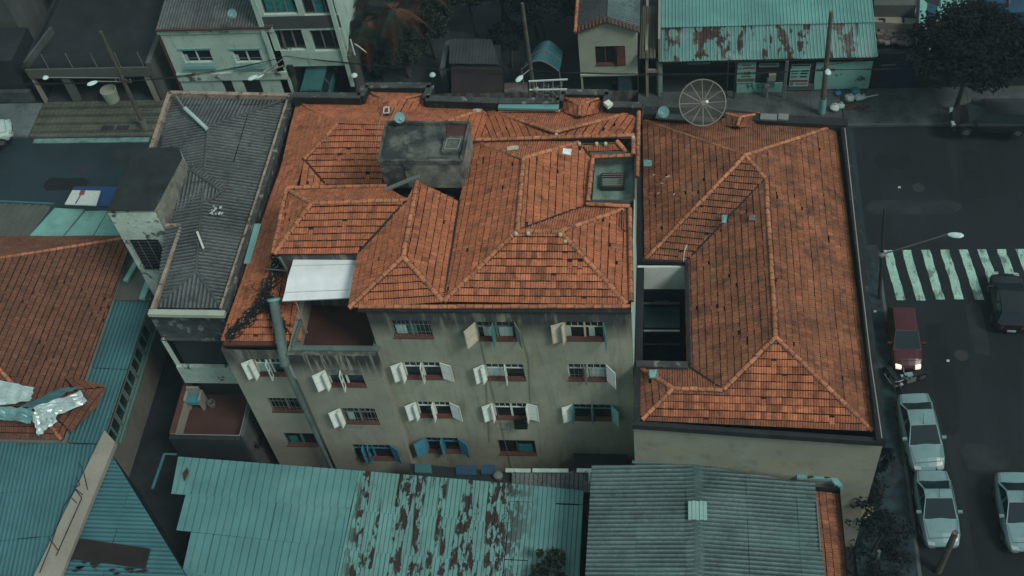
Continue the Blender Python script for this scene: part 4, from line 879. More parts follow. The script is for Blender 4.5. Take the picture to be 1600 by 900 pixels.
# ================================================================ long teal roof with window band beside it
tl = thing('teal_shed', 'long shed with a ribbed teal metal roof wrapping round the tiled house', 'shed', (-27, 27, 0))
MT = MATS['metal_left']; pr = prof_sine(.2, .05, 5)
sheets(tl, [V((-27.75, 34.35, 4.5)), V((-27.75, 26.2, 4.45)), V((-25.85, 26.2, 4.35)), V((-25.75, 34.35, 4.4))], Y_, pr, MT, 1.0, 4.1)
sheets(tl, [V((-40, 26.15, 4.42)), V((-40, 17, 3.9)), V((-26.25, 17, 3.9)), V((-25.9, 26.15, 4.38))], (-.12, 1, 0), pr, MT, 1.0, 2.35)
mb = MB(); e0 = V((-25.8, 34.3, 0)); e1 = V((-25.85, 22.5, 0))
wall(mb, (e1.x, e1.y), (e0.x, e0.y), 1.0, 4.3, [(4.2 + 1.35 * i, 4.2 + 1.35 * i + 1.25, 3.1, 4.15) for i in range(5)]); part('wall', mb, M('wall_dim_beige', (.13, .13, .11), var=.2), tl)
for i in range(5):
    window(tl, (e1.x, e1.y), (0, 1, 0), (1, 0, 0), (4.2 + 1.35 * i, 4.2 + 1.35 * i + 1.25, 3.1, 4.15), frame='paint_teal', transom=False, cols=2, sill=None, depth=.06)
mb = MB(); mb.bar((-25.74, 27, 3.05), (-25.74, 34.2, 3.05), .08, .06); part('ledge', mb, MATS['paint_teal'], tl)
q = [P(x, y, 4.75) for x, y in ((163, 672), (178, 688), (88, 905), (50, 900))]
cw = thing('cracked_wall', 'pale wall with a cracked sloping coping between two teal roofs', 'wall', (-26, 22, 0))
mb = MB(); mb.hexa([V((p.x, p.y, 4.3)) for p in q] + [q[0], V((q[1].x, q[1].y, 4.6)), V((q[2].x, q[2].y, 4.5)), V((q[3].x, q[3].y, 4.65))]); part('wall_body', mb, MATS['wall_beige'], cw)
mb = MB()
for pts in (((119, 745), (125, 757), (117, 763), (129, 773)), ((100, 790), (118, 765), (128, 778)), ((76, 840), (91, 860), (80, 845)), ((62, 895), (78, 855), (100, 790)), ((88, 868), (128, 778)), ((112, 778), (120, 786)), ((137, 765), (130, 735), (124, 722))):
    mb.path([P(x, y, 4.72) for x, y in pts], .022, 4)
part('cracks', mb, MATS['parapet_black'], cw, kind='stuff')
# triangular teal roof with holes
tr = thing('triangular_shed', 'small shed with a torn triangular teal roof at the bottom left', 'shed', (-24, 21, 0))
tp_ = [P(x, y, 4.2) for x, y in ((168, 700), (300, 915), (80, 915), (135, 790))]
sheets(tr, tp_, X_, pr, MT, 1.0, 2.2, skip=lambda i, j: False)
mb = MB(); mb.prism([P(x, y, 4.3) for x, y in ((116, 840), (235, 857), (227, 888), (103, 872))][::-1], 4.27, 4.3); part('roof_hole_cover', mb, MATS['deck'], tr)  # dark patch laid on the sheets stands in for an open, unlit hole
mb = MB()
for i in range(26):
    c = P(rnd.uniform(108, 225), rnd.uniform(874, 905), 4.31); r = rnd.uniform(.06, .25); mb.poly([c + V((-r, 0, 0)), c + V((0, -r * .4, 0)), c + V((r, .05, 0)), c + V((0, r * .4, 0))])
part('rust_patches', mb, MATS['deck'], tr, kind='stuff')
mb = MB(); ring(mb, [(p.x, p.y) for p in tp_], 0, 4.1); part('wall', mb, MATS['wall_dark'], tr)
mb = MB()
for i in range(70):
    s = rnd.random(); p = P(168 - 90 * s + rnd.uniform(-3, 3), 700 + 205 * s, 4.3); mb.bar(p, p + V((rnd.uniform(-.06, .06), rnd.uniform(-.1, .1), .05)), .06, .05)
part('flaking_mortar', mb, MATS['tower_white'], tr, kind='stuff')
mb = MB(); mb.tube(P(257, 709, 3.6), P(238, 764, 3.6), .07, 8); mb.tube(P(256, 709, 3.6), P(276, 710, 3.6), .05, 8); solo('teal_pipe', mb, MATS['metal_left'], 'bent teal pipe hanging over the dark gap beside the triangular roof', 'pipe')
# ================================================================ long rusty shed
rs_ = thing('rusty_shed', 'long shed at the bottom with a pale teal metal roof eaten by rust', 'shed', (-13, 22, 0))
pa, pb = P(279, 714, 3.85), P(915, 765, 3.85); sl_ = (pb - pa).normalized(); nrm = V((0, 1, 0)); 
def onroof(x, y):   # shed roof plane falls gently towards the viewer
    a = pa; N = sl_.cross(V((0, 1, .09))).normalized(); r = ray(x, y); o = V((0, 0, CAM_H)); t = (a - o).dot(N) / r.dot(N); return o + r * t
pt = prof_seam(.36, .03, .05); pt2 = prof_seam(.2, .03, .04)
for poly in (((279, 714), (562, 736), (548, 795), (268, 772)), ((291, 772), (548, 795), (536, 856), (276, 829)), ((299, 832), (536, 856), (522, 925), (285, 895)), ((290, 893), (522, 920), (515, 960), (280, 940))):
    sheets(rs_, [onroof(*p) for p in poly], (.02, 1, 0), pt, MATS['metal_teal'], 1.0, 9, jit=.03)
for (xa0, xa1), (xb0, xb1), y0_, y1_ in (((562, 800), (549, 793), 0, 62), ((549, 793), (536, 787), 62, 124), ((536, 787), (518, 780), 124, 215)):
    sheets(rs_, [onroof(xa0, 736 + y0_), onroof(xa1, 756 + y0_), onroof(xb1, 756 + y1_), onroof(xb0, 736 + y1_)], (.02, 1, 0), pt2, MATS['metal_rust'], 1.0, 9, jit=.03)
sheets(rs_, [onroof(800, 756), onroof(912, 767), onroof(902, 970), onroof(780, 970)], (.02, 1, 0), pt2, MATS['metal_rust'], 1.0, 2.6, jit=.03)
mb = MB(); mb.prism([(p.x, p.y, 0) for p in (onroof(285, 940), onroof(900, 960), onroof(912, 770), onroof(283, 722))], 0, 3.0, top=False); part('wall', mb, MATS['wall_dark'], rs_)
mb = MB(); c = onroof(293, 745); mb.prism([onroof(290, 755), onroof(296, 740), onroof(294, 732), onroof(287, 742)], 3.9, 3.93); part('rust_patch', mb, MATS['rust_brown'], rs_)
# dark strip of lean-to roofs against the apartment wall
dl = thing('lean_to_roof', 'dark lean-to roof strip squeezed between the rusty shed and the apartment wall', 'lean-to roof', P(780, 750, 3))
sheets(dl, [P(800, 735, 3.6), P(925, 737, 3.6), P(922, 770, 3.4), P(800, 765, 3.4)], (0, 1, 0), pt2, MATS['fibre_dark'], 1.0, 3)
mb = MB(); mb.prism([P(x, y, 3.3) for x, y in ((640, 760), (800, 775), (800, 738), (640, 724))], 2.5, 3.3); part('roof_panel', mb, MATS['black_roof'], dl)
for i, (x0_, x1_, y_, mt) in enumerate(((648, 675, 729, 'metal_left'), (712, 745, 732, 'metal_left'), (752, 775, 731, 'metal_left'))):
    mb = MB(); mb.prism([P(x, y, 3.45) for x, y in ((x0_, y_ + 9), (x1_, y_ + 10), (x1_ - 2, y_ - 5), (x0_, y_ - 5))], 3.3, 3.45); part('roof_panel', mb, MATS['wall_blue' if i else mt], dl)
for x0_, x1_ in ((790, 829), (832, 888), (901, 926)):
    mb = MB(); a = P(x0_, 735, 3.9); b = P(x1_, 735.5, 3.9); mb.bar(a, b, .18, .05); part('edge_sheet', mb, MATS['slab_white'], dl)
mb = MB(); mb.bar(P(921, 738, 3.9), P(921, 755, 3.9), .08, .05); part('edge_sheet', mb, MATS['slab_white'], dl)
mb = MB(); mb.lathe(P(779, 745, 3.35), [(.2, 0), (.22, .2), (.12, .28), (.0, .3)], 12); solo('roof_fan', mb, MATS['iron_grey'], 'small round grey vent on the lean-to roof', 'vent')
# ================================================================ grey corrugated warehouse
gw = thing('grey_warehouse', 'warehouse at the bottom right under a grey corrugated roof with a central ridge', 'warehouse', (2, 21, 0))
FG = MATS['fibre_grey']; pg = prof_sine(.19, .075, 6)
g0, g1, g2 = P(925, 727, 6), P(1088, 728, 6.35), P(1273, 757, 5.9); yS = 16.5
sheets(gw, [g0, V((g0.x - .1, yS, 6)), V((g1.x, yS, 6.35)), g1], X_, pg, FG, 1.1, 2.0, jit=.015, trough_contrast=.8)
sheets(gw, [g1, V((g1.x, yS, 6.35)), V((g2.x + .2, yS, 5.9)), g2], X_, pg, FG, 1.1, 2.0, jit=.015, trough_contrast=.8)
n = 10
for i in range(n):
    a = V((g1.x, yS + (g1.y - yS) * i / n, 6.42)); b = V((g1.x, yS + (g1.y - yS) * (i + 1) / n + .05, 6.43)); mb = MB()
    mb.hexa([a + V((-.32, 0, -.08)), a + V((.32, 0, -.1)), b + V((.32, 0, -.1)), b + V((-.32, 0, -.08)), a + V((-.1, 0, 0)), a + V((.1, 0, 0)), b + V((.1, 0, 0)), b + V((-.1, 0, 0))]); part('ridge_sheet', mb, FG, gw)
mb = MB(); ring(mb, [(g0.x, yS), (g2.x + 1, yS), (g2.x + 1, g2.y - .1), (g0.x, g0.y - .2)], 0, 5.8); part('wall', mb, MATS['wall_dark'], gw)
tile_facet(gw, gw, [P(1272, 768, 5.75), P(1310, 772, 5.4), V((P(1310, 772, 5.4).x + .1, yS, 5.4)), V((P(1272, 768, 5.75).x + .1, yS, 5.75))], TR)
mb = MB(); mb.tube(P(1276, 785, 6.0), P(1282, 860, 6.0), .04, 6); part('pipe', mb, MATS['iron_grey'], gw)
sv = MB(); c = P(1090, 799, 6.5)
for i in range(5): sv.bar(c + V((-.3 + i * .15, -.4, .04 + .03 * (i % 2))), c + V((-.3 + i * .15, .42, .04 + .03 * (i % 2))), .14, .05)
part('skylight_patch', sv, MATS['skylight'], gw)
mb = MB()
for i in range(14): mb.bar(P(988 + i * 11.5, 721.5 + i * .25, 6.25), P(988 + i * 11.5 + 11, 722 + i * .25, 6.25), .14, .04 + rnd.random() * .03)
part('edge_flashing', mb, MATS['metal_teal'], gw)
mb = MB(); mb.bar(P(1075, 727, 6.3), P(1112, 729, 6.3), .16, .05); part('edge_tiles', mb, MATS['brick_dark'], gw)
gt = thing('roof_gutter', 'pale teal gutter box with rust holes behind the grey warehouse roof', 'gutter', P(1275, 745, 5.8))
mb = MB(); mb.bar(P(1245, 744, 6.1), P(1300, 746, 6.1), .26, .16); mb.bar(P(1300, 745, 6.08), P(1309, 757, 6.0), .24, .14); part('channel', mb, MATS['dish_teal'], gt)
mb = MB(); mb.tube(P(1312, 757, 6), P(1314, 775, 4), .1, 8); part('downpipe', mb, MATS['dish_teal'], gt)
for x in (1267, 1294): mb = MB(); mb.bar(P(x - 5, 746, 6.2), P(x + 4, 744, 6.2), .12, .01); part('rust_hole', mb, MATS['rust_brown'], gt)
# ================================================================ roofs beside the left street
ls = thing('street_canopy', 'canopy of grey ribbed and flat green panels beside the left street', 'canopy', P(90, 340, 4))
sheets(ls, [P(-60, 316, 4.4), P(83, 320, 4.4), P(45, 371, 4.1), P(-60, 371, 4.1)], (.25, 1, 0), prof_rib(.45, .09), MATS['wall_grey'], .9, 6)
for q in (((83, 321), (129, 323), (98, 370), (46, 370)), ((131, 326), (166, 325), (145, 370), (101, 370)), ((168, 325), (190, 326), (186, 370), (147, 370))):
    mb = MB(); mb.prism([P(x, y, 4.4 if y < 340 else 4.15) for x, y in q][::-1], 4.1, 4.2); part('flat_panel', mb, M('panel_green', (.16, .35, .30), var=.15, vs=.8, layers=[dict(col=(.08, .2, .19), scale=1, lo=.5, hi=.7, amt=.5)]), ls)
mb = MB(); mb.bar(P(-60, 312, 4.5), P(84, 319, 4.5), .1, .12); mb.bar(P(126, 322, 4.5), P(168, 323, 4.5), .1, .1); part('gutter', mb, MATS['metal_left'], ls)
bb = thing('banner_board', 'white board with a red mark over a blue banner beside the left street', 'board', P(140, 306, 4))
mb = MB(); mb.prism([P(x, y, 4.9) for x, y in ((101, 319), (150, 321), (157, 298), (113, 297))], 4.84, 4.9); part('board', mb, MATS['board_white'], bb)
mb = MB(); mb.prism([P(x, y, 4.8) for x, y in ((148, 322), (185, 322), (185, 292), (116, 291), (113, 297))], 4.72, 4.8); part('banner', mb, MATS['tarp_blue'], bb)
mb = MB(); mb.prism([P(x, y, 4.93) for x, y in ((123, 304), (131, 304), (133, 297), (126, 297))], 4.905, 4.93); part('mark', mb, MATS['mark_red'], bb)
mb = MB(); mb.bar(P(118, 318, 4.93), P(126, 304, 4.93), .06, .02); part('mark', mb, MATS['wall_grey'], bb)
mb = MB(); mb.box(-32.2, -31.9, 39.2, 39.4, 0, 4.0); part('post', mb, MATS['iron_grey'], bb)
wb = thing('side_building', 'small pale building squeezed between the tiled house and the stained tower', 'building', P(210, 440, 0))
mb = MB(); q = [P(x, y, 4.6) for x, y in ((176, 469), (236, 469), (240, 405), (196, 398))]; mb.prism(q, 0, 4.6, top=True); part('body', mb, MATS['wall_grey'], wb)
mb = MB(); mb.bar(P(196, 440, 4.75), P(218, 402, 4.75), .25, .15); mb.bar(P(222, 468, 4.75), P(232, 440, 4.75), .3, .15); part('coping', mb, MATS['wall_mint'], wb)
# ================================================================ far side of the street
def op(X0, Y, xl, xr, yt, yb):
    xm = (xl + xr) / 2; ym = (yt + yb) / 2
    return (PY(xl, ym, Y).x - X0, PY(xr, ym, Y).x - X0, PY(xm, yb, Y).z, PY(xm, yt, Y).z)
FN = 53.32
# --- beige block, far left
bbk = thing('beige_block', 'plain beige apartment block behind the garage at the upper left', 'building', (-36, 62, 0))
Yb = PY(160, 60, 60).y; X0, X1 = PY(129, 59, Yb).x, PY(250, 59, Yb).x; zb = PY(190, 60, Yb).z
o_ = [op(X0, Yb, 155, 180, 28, 49), op(X0, Yb, 200, 224, 28, 49), op(X0, Yb, 138, 162, -8, 16), op(X0, Yb, 184, 208, -8, 16)]
mb = MB(); wall(mb, (X0, Yb), (X1, Yb), 0, 12, o_); wall(mb, (X0, Yb + 8), (X0, Yb), 0, 12); wall(mb, (X1, Yb), (X1, Yb + 8), 0, 12); mb.poly([(X0, Yb, 12), (X1, Yb, 12), (X1, Yb + 8, 12), (X0, Yb + 8, 12)]); part('wall', mb, MATS['wall_grey'], bbk)
for o in o_: window(bbk, (X0, Yb), (1, 0, 0), (0, -1, 0), o, frame='frame_dark', glass='glass_teal', transom=False, cols=2, sill=None, curtain=[(.1, .45, 'cloth_teal')])
mb = MB(); xx = PY(258, 30, Yb).x
for o in o_: mb.box(X0 + o[0], X0 + o[1], Yb - .05, Yb - .003, o[2] - .5, o[2] - .02)
part('spandrel', mb, MATS['wall_beige'], bbk)
gb2 = thing('grey_block', 'dim grey house corner in the upper left corner of the view', 'building', (-46, 61, 0))
p_ = [P(-60, 34, 3), P(25, 36, 3), P(40, 22, 3), P(53, 0, 3), P(60, -40, 3), P(-60, -40, 3)]
mb = MB(); mb.prism([(p.x, p.y) for p in p_], 0, 7); part('wall', mb, MATS['wall_grey_dim'], gb2)
# --- garage
gz = PY(140, 108, FN).z
gg = thing('open_garage', 'open garage with pale columns under a flat slab and a railed roof terrace', 'garage', (-36, 55, 0))
XG0, XG1 = PY(40, 108, FN).x, PY(234, 112, FN).x
mb = MB(); mb.box(XG0, XG1, FN, FN + 7, gz - .15, gz + .05); part('slab', mb, MATS['wall_dark'], gg)
mb = MB(); mb.box(XG0, XG1, FN - .1, FN - .003, gz - .6, gz + .12); part('fascia', mb, MATS['wall_grey'], gg)
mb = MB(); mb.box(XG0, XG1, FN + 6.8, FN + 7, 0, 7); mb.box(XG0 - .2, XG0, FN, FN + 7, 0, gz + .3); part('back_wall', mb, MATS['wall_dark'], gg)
for x in (72, 124, 250):
    b = PY(x, 160, FN + .2); mb = MB(); mb.bar((b.x, FN + .15, .12), (b.x, FN + .15, gz - .16), .34 if x != 124 else .5, .3); part('column', mb, MATS['wall_beige' if x != 124 else 'wall_grey'], gg)
mb = MB(); mb.box(XG1 - .05, XG1 + .25, FN, FN + 7, 0, gz + .4); part('side_wall', mb, MATS['wall_grey'], gg)
mb = MB(); mb.bar(P(40, 102, gz + .3), P(82, 46, gz + .3), .15, .5); part('parapet', mb, MATS['wall_grey_dim'], gg)
fr = thing('terrace_railing', 'dark railing with thin posts on the garage roof terrace', 'railing', (-35, 53.6, gz))
for i in range(60): mb = MB() if i == 0 else mb; x = XG0 + (XG1 - XG0) * i / 60; mb.tube((x, FN + .15, gz + .05), (x, FN + .15, gz + .95), .012, 4)
part('bars', mb, MATS['iron_dark'], fr, kind='stuff')
for x in (75, 113, 152, 189, 225):
    mb = MB(); b = PY(x, 105, FN + .1); mb.tube((b.x, FN + .1, gz), (b.x, FN + .1, gz + 1.2), .03, 6); part('post', mb, MATS['iron_grey'], fr)
mb = MB(); b = P(176, 155, .2); mb.lathe((b.x, b.y, .12), [(.42, 0), (.5, .9), (.52, .92), (.46, .92), (.42, .5), (0, .5)], 16); solo('planter', mb, MATS['wall_cream'], 'large round cream planter between the garage columns', 'planter')
mb = MB(); mb.box(-43.5, -40.3, 53.5, 53.8, 0, .9); solo('low_wall', mb, MATS['paving'], 'low grey wall left of the garage at the left edge', 'wall')
mb = MB(); mb.box(-45, -40.6, 53.9, 57, 0, 3.2); solo('shadowed_shed', mb, MATS['wall_dark'], 'unlit shed left of the garage at the left edge', 'shed')  # plain box, one dark wall colour all over
# --- white house with dark corrugated roof
wh = thing('white_house', 'white two-storey house with a dark corrugated roof and two barred windows', 'house', (-26.4, 57, 0))
XW0, XW1 = PY(248, 50, FN).x, PY(428, 50, FN).x; zt = PY(340, 44, FN).z
ow = [op(XW0, FN, 285, 331, 79, 98), op(XW0, FN, 365, 408, 79, 98), op(XW0, FN, 352, 368, 122, 165), op(XW0, FN, 384, 412, 122, 165)]
mb = MB(); wall(mb, (XW0, FN), (XW1, FN), 0, zt, ow); wall(mb, (XW0, FN + 9), (XW0, FN), 0, zt); wall(mb, (XW1, FN), (XW1, FN + 9), 0, zt); part('wall', mb, MATS['wall_white'], wh)
for o in ow[:2]:
    wd = window(wh, (XW0, FN), (1, 0, 0), (0, -1, 0), o, frame='paint_white', transom=False, cols=2, sill=None, curtain=[(0, .15, 'cloth_pale')])
    g = MB(); x0 = XW0 + o[0] - .12; x1 = XW0 + o[1] + .12; za, zc = o[2] - .25, o[3] + .1
    for i in range(14): xx = x0 + (x1 - x0) * i / 13; g.tube((xx, FN - .25, za), (xx, FN - .25, za + .35), .012, 4)
    g.box(x0, x1, FN - .27, FN - .003, za - .05, za); g.box(x0, x1, FN - .06, FN - .004, zc, zc + .08)
    for z in (za + .35, (za + zc) / 2 + .2): g.tube((x0, FN - .25, z), (x1, FN - .25, z), .014, 4)
    part('window_cage', g, MATS['dish_teal'], wh)
for o in ow[2:]: mb = MB(); mb.box(XW0 + o[0], XW0 + o[1], FN + .15, FN + .19, max(0, o[2]), o[3]); part('doorway', mb, MATS['glass_dark'], wh)
mb = MB(); mb.box(XW0, XW1, FN - .12, FN - .004, PY(340, 124, FN).z, PY(340, 113, FN).z); mb.box(XW0 - .1, XW1 + .02, FN - .1, FN - .004, zt - .32, zt + .02); part('band', mb, MATS['tower_white'], wh)
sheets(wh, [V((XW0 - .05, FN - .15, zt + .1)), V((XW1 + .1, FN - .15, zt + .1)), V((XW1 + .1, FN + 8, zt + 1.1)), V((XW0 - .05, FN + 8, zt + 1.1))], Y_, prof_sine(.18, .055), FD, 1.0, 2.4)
mb = MB(); mb.bar((XW0 - .05, FN - .2, zt + .12), (XW1, FN - .2, zt + .12), .15, .1); mb.bar((XW0 - .12, FN, zt - .2), (XW0 - .12, FN, .8), .1, .1); part('gutter', mb, MATS['brick_dark'], wh)
mb = MB(); mb.prism([P(x, y, zt + .2) for x, y in ((248, 38), (262, 37), (273, 13), (266, 13))], zt + .1, zt + .16); part('flashing', mb, MATS['metal_teal'], wh)
# --- white apartment house
wa = thing('white_apartments', 'white apartment front with broad glazed bands and curtains', 'apartment building', (-21.2, 57, 0))
XQ0, XQ1 = PY(413, 60, FN).x + .05, PY(534, 60, FN).x; zbase = PY(500, 103, FN).z
oa = [op(XQ0, FN, 424, 475, 47, 79), op(XQ0, FN, 487, 537, 47, 80), op(XQ0, FN, 406, 461, -16, 23), op(XQ0, FN, 470, 522, -16, 24)]
mb = MB(); wall(mb, (XQ0, FN), (XQ1, FN), zbase, 10.5, oa); wall(mb, (XQ1, FN), (XQ1, FN + 8), 0, 10.5); wall(mb, (XQ0, FN + 8), (XQ0, FN), 0, 10.5); mb.poly([(XQ0, FN, 10.5), (XQ1, FN, 10.5), (XQ1, FN + 8, 10.5), (XQ0, FN + 8, 10.5)]); part('wall', mb, MATS['wall_white'], wa)
for i, o in enumerate(oa): window(wa, (XQ0, FN), (1, 0, 0), (0, -1, 0), o, frame='iron_grey', glass='glass_dark', transom=False, cols=3, sill=None, curtain=[(.08, .9, 'cloth_teal')] if i == 2 else [(.3, .6, 'cloth_teal')] if i > 1 else None, depth=.2)
mb = MB(); z0, z1 = oa[0][3], oa[2][2]; mb.box(XQ0 + oa[0][0] - .1, XQ0 + oa[1][1] + .1, FN - .03, FN - .004, z0 + .12, z1 - .12); part('spandrel', mb, MATS['wall_grey_dim'], wa)
mb = MB(); mb.box(XQ0 - .03, XQ0 + .22, FN - .2, FN - .005, zbase, 10.4); mb.box(XQ1 - .2, XQ1 + .05, FN - .2, FN - .005, 1.2, 10.4); part('pier', mb, MATS['wall_white'], wa)
mb = MB(); mb.box(XQ0 + .3, XQ1 - .3, FN + 3, FN + 3.2, 0, zbase); part('garage_back', mb, MATS['wall_dark'], wa)
mb = MB(); mb.box(XQ0 + .05, XQ0 + .5, FN, FN + .6, 0, zbase); part('brick_pier', mb, MATS['brick_dark'], wa)
mb = MB(); mb.box(XQ1 + .1, XQ1 + .35, FN - .15, FN + 8, 0, 3.6); solo('boundary_wall', mb, MATS['wall_grey'], 'pale boundary wall running back between the white apartments and the palms', 'wall')
mb = MB(); c = PY(556, 70, FN)
for i in range(3): mb.path([c + V((i * .1, -.15, .2 - .12 * i)), c + V((.25 + i * .1, -.3, .15 - .12 * i)), c + V((.4 + .1 * i, -.3, -.1 - .12 * i))], .03, 5)
mb.path([c + V((-.2, -.1, .5)), c + V((-.15, -.2, -.6))], .05, 6)
solo('service_bracket', mb, MATS['pvc_white'], 'cluster of cable brackets on the corner of the white apartments', 'bracket')
# --- shed roof with ribs in the dark yard
sy = thing('yard_shed', 'dark yard shed with a fine ribbed roof between trees', 'shed', P(740, 100, 3))
sheets(sy, [P(702, 100, 3), P(780, 101, 3), P(768, 62, 3.3), P(702, 62, 3.3)], Y_, prof_rib(.2, .06), M('metal_dim', (.045, .05, .052), var=.3, attr=.2), 1.0, 3)
mb = MB(); mb.prism([P(x, y, 2.8) for x, y in ((706, 103), (782, 104), (782, 60), (706, 60))], 0, 2.8); part('wall', mb, MATS['wall_dark'], sy)
mb = MB(); mb.prism([P(x, y, 2.2) for x, y in ((688, 116), (697, 112), (704, 70), (698, 72))], 0, 2.6); solo('side_wall', mb, MATS['wall_grey_dim'], 'short grey wall left of the ribbed yard shed', 'wall')
mb = MB(); mb.prism([P(x, y, 3) for x, y in ((705, 152), (785, 152), (785, 104), (705, 103))], 2.8, 2.95); solo('carport', mb, MATS['deck'], 'black flat carport roof in front of the ribbed yard shed', 'carport')
mb = MB(); mb.prism([P(x, y, .6) for x, y in ((784, 155), (826, 156), (824, 128), (783, 130))], 0, .6); solo('paved_plinth', mb, MATS['rubble'], 'worn stone plinth between the black carport and the clothes rack', 'plinth')
# curved teal awning
ca = thing('curved_awning', 'curved glossy teal awning beside the cream house', 'awning', P(850, 100, 2.8))
mb = MB(); n = 10; a0, a1 = P(815, 108, 2.6), P(874, 112, 2.6); b0, b1 = P(835, 76, 2.8), P(880, 81, 2.8); pts = []
for i in range(n + 1):
    s = i / n; h_ = .75 * math.sin(math.pi * s); pts.append((a0.lerp(a1, s) + V((0, 0, h_)), b0.lerp(b1, s) + V((0, 0, h_))))
for p, q in zip(pts, pts[1:]): mb.poly([p[0], q[0], q[1], p[1]]); mb.poly([p[0] - V((0, 0, .03)), p[1] - V((0, 0, .03)), q[1] - V((0, 0, .03)), q[0] - V((0, 0, .03))])
part('cover', mb, M('awning_gloss', (.03, .10, .11), rough=.25, spec=.6, bump=0, var=.1), ca, smooth=False)
mb = MB(); mb.path([p[0] for p in pts], .03, 5); mb.path([p[0].lerp(p[1], .5) + V((0, 0, .02)) for p in pts], .02, 5); mb.tube(a0, (a0.x, a0.y, 0), .04, 6); mb.tube(a1, (a1.x, a1.y, 0), .04, 6); part('frame', mb, MATS['iron_grey'], ca)
# --- cream house
ch = thing('cream_house', 'small cream house with a shuttered window and dark tiled gable roof', 'house', (-3.4, 56, 0))
Yc = 53.0; XC0, XC1 = PY(906, 100, Yc).x, PY(996, 100, Yc).x; ze = PY(904, 50, Yc).z; zp = PY(948, 36, Yc).z; xm_ = PY(948, 36, Yc).x
zl = PY(950, 116, Yc).z; oc = [op(XC0, Yc, 930, 977, 72, 101)]
mb = MB(); wall(mb, (XC0, Yc), (XC1, Yc), zl, ze, oc); mb.poly([(XC0, Yc, ze), (XC1, Yc, ze), (xm_, Yc, zp)]); wall(mb, (XC0, Yc + 8), (XC0, Yc), 0, ze); wall(mb, (XC1, Yc), (XC1, Yc + 8), 0, ze); part('wall', mb, MATS['wall_cream'], ch)
mb = MB(); mb.box(XC0 + .02, XC1 - .02, Yc + .5, Yc + .6, 0, zl); part('shop_recess', mb, MATS['wall_dark'], ch)
mb = MB(); mb.box(XC0 - .02, XC1 + .02, Yc - .08, Yc + .1, zl - .08, zl + .04); mb.box(XC0, XC0 + .1, Yc - .02, Yc + .1, 0, zl - .08); part('band', mb, MATS['wall_cream'], ch)
mb = MB(); mb.box(PY(966, 140, Yc).x, PY(987, 140, Yc).x, Yc + .1, Yc + .16, .1, 1.9); part('shop_door', mb, MATS['glass_teal'], ch)
window(ch, (XC0, Yc), (1, 0, 0), (0, -1, 0), oc[0], frame='brick_dark', transom=False, sill='sill_red', cols=3, shutters=[(1, -1, 12, .5, 'brick_dark')], glass='glass_dark')
tb = M('terracotta_dim', (.11, .05, .035), var=.3, attr=.45, layers=[dict(col=(.03, .03, .03), scale=2, lo=.5, hi=.7, amt=.7)])
zr = zp + .25; e0 = V((XC0 - .2, Yc - .25, ze + .05)); e1 = V((XC1 + .15, Yc - .25, ze + .05)); rg = V((xm_, Yc - .25, zr)); dy = V((0, 7, 0))
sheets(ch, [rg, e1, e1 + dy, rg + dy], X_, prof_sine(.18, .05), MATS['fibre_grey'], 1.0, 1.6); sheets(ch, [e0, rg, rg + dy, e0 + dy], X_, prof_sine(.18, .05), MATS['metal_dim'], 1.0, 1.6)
for p, q in ((e0, rg), (e1, rg)): 
    for i in range(9):
        mb = MB(); c = p.lerp(q, (i + .5) / 9) + V((0, -.05, .07)); mb.tube(c, c + V((0, .42, .02)), .075, 6); part('verge_tile', mb, tb, ch)
caps(ch, e0 + V((.1, 0, .1)), e0 + dy + V((.1, 0, .1)), r=.1)
# alley and tall narrow wall
al = thing('alley_canopy', 'narrow alley roofed with a dim ribbed canopy between the cream house and the shop', 'canopy', (-1.2, 55, 0))
sheets(al, [P(999, 92, 3.6), P(1024, 92, 3.6), P(1029, 10, 3.9), P(1003, 10, 3.9)], Y_, prof_rib(.22, .07), M('canopy_olive', (.08, .085, .06), var=.3, attr=.2), 1.0, 3)
mb = MB(); mb.box(-1.35, -1.2, 52.9, 58, 0, 3.8); mb.box(-.62, -.5, 52.9, 58, 0, 4.6); part('side_wall', mb, MATS['wall_beige'], al)
mb = MB(); mb.box(-1.2, -.62, 52.95, 53.1, 2.0, 2.2); part('lintel', mb, MATS['wall_beige'], al)
mb = MB(); mb.box(-1.18, -.64, 53.3, 53.35, 0, 2); part('door', mb, MATS['gutter_dark'], al)
# --- shop with big teal roof
sh = thing('corner_shop', 'corner shop with painted signs under a wide rust-spotted teal roof', 'shop', (5.5, 56, 0))
Ysf = 53.25; XS0, XS1 = -.45, PY(1362, 110, Ysf).x
za_ = PY(1160, 90, Ysf - 1).z
def rf(x, y, Y): return PY(x, y, Y)
e = [PY(1033, 92, 52.9), PY(1364, 96, 52.9)]; k_ = [PY(1040, 42, 55.6), PY(1364, 50, 55.6)]; t_ = [PY(1044, -20, 59), PY(1364, -16, 59)]
zc0, zc1, zc2 = e[0].z, (k_[0].z + k_[1].z) / 2, (t_[0].z + t_[1].z) / 2
prr = prof_rib(.2, .05)
mshop = MATS['metal_shop']
sheets(sh, [V((XS0 - .1, 52.75, 3.0)), V((XS1 + .1, 52.75, 3.0)), V((XS1 + .1, 55.3, 3.35)), V((XS0 - .1, 55.3, 3.35))], Y_, prr, mshop, 1.0, 2.8)
sheets(sh, [V((XS0 - .1, 55.2, 3.42)), V((XS1 + .1, 55.2, 3.42)), V((XS1 + .1, 60.5, 4.1)), V((XS0 - .1, 60.5, 4.1))], Y_, prr, M('metal_shop_clean', (.13, .31, .28), rough=.6, var=.2, vs=.4, attr=.2), 1.0, 6)
mb = MB(); wall(mb, (XS1, Ysf), (XS1, 60), 0, 3); mb.box(XS0, XS1, 60, 60.2, 0, 4); mb.box(XS0, XS0 + .1, Ysf, 60, 0, 3); part('wall', mb, MATS['wall_dark'], sh)
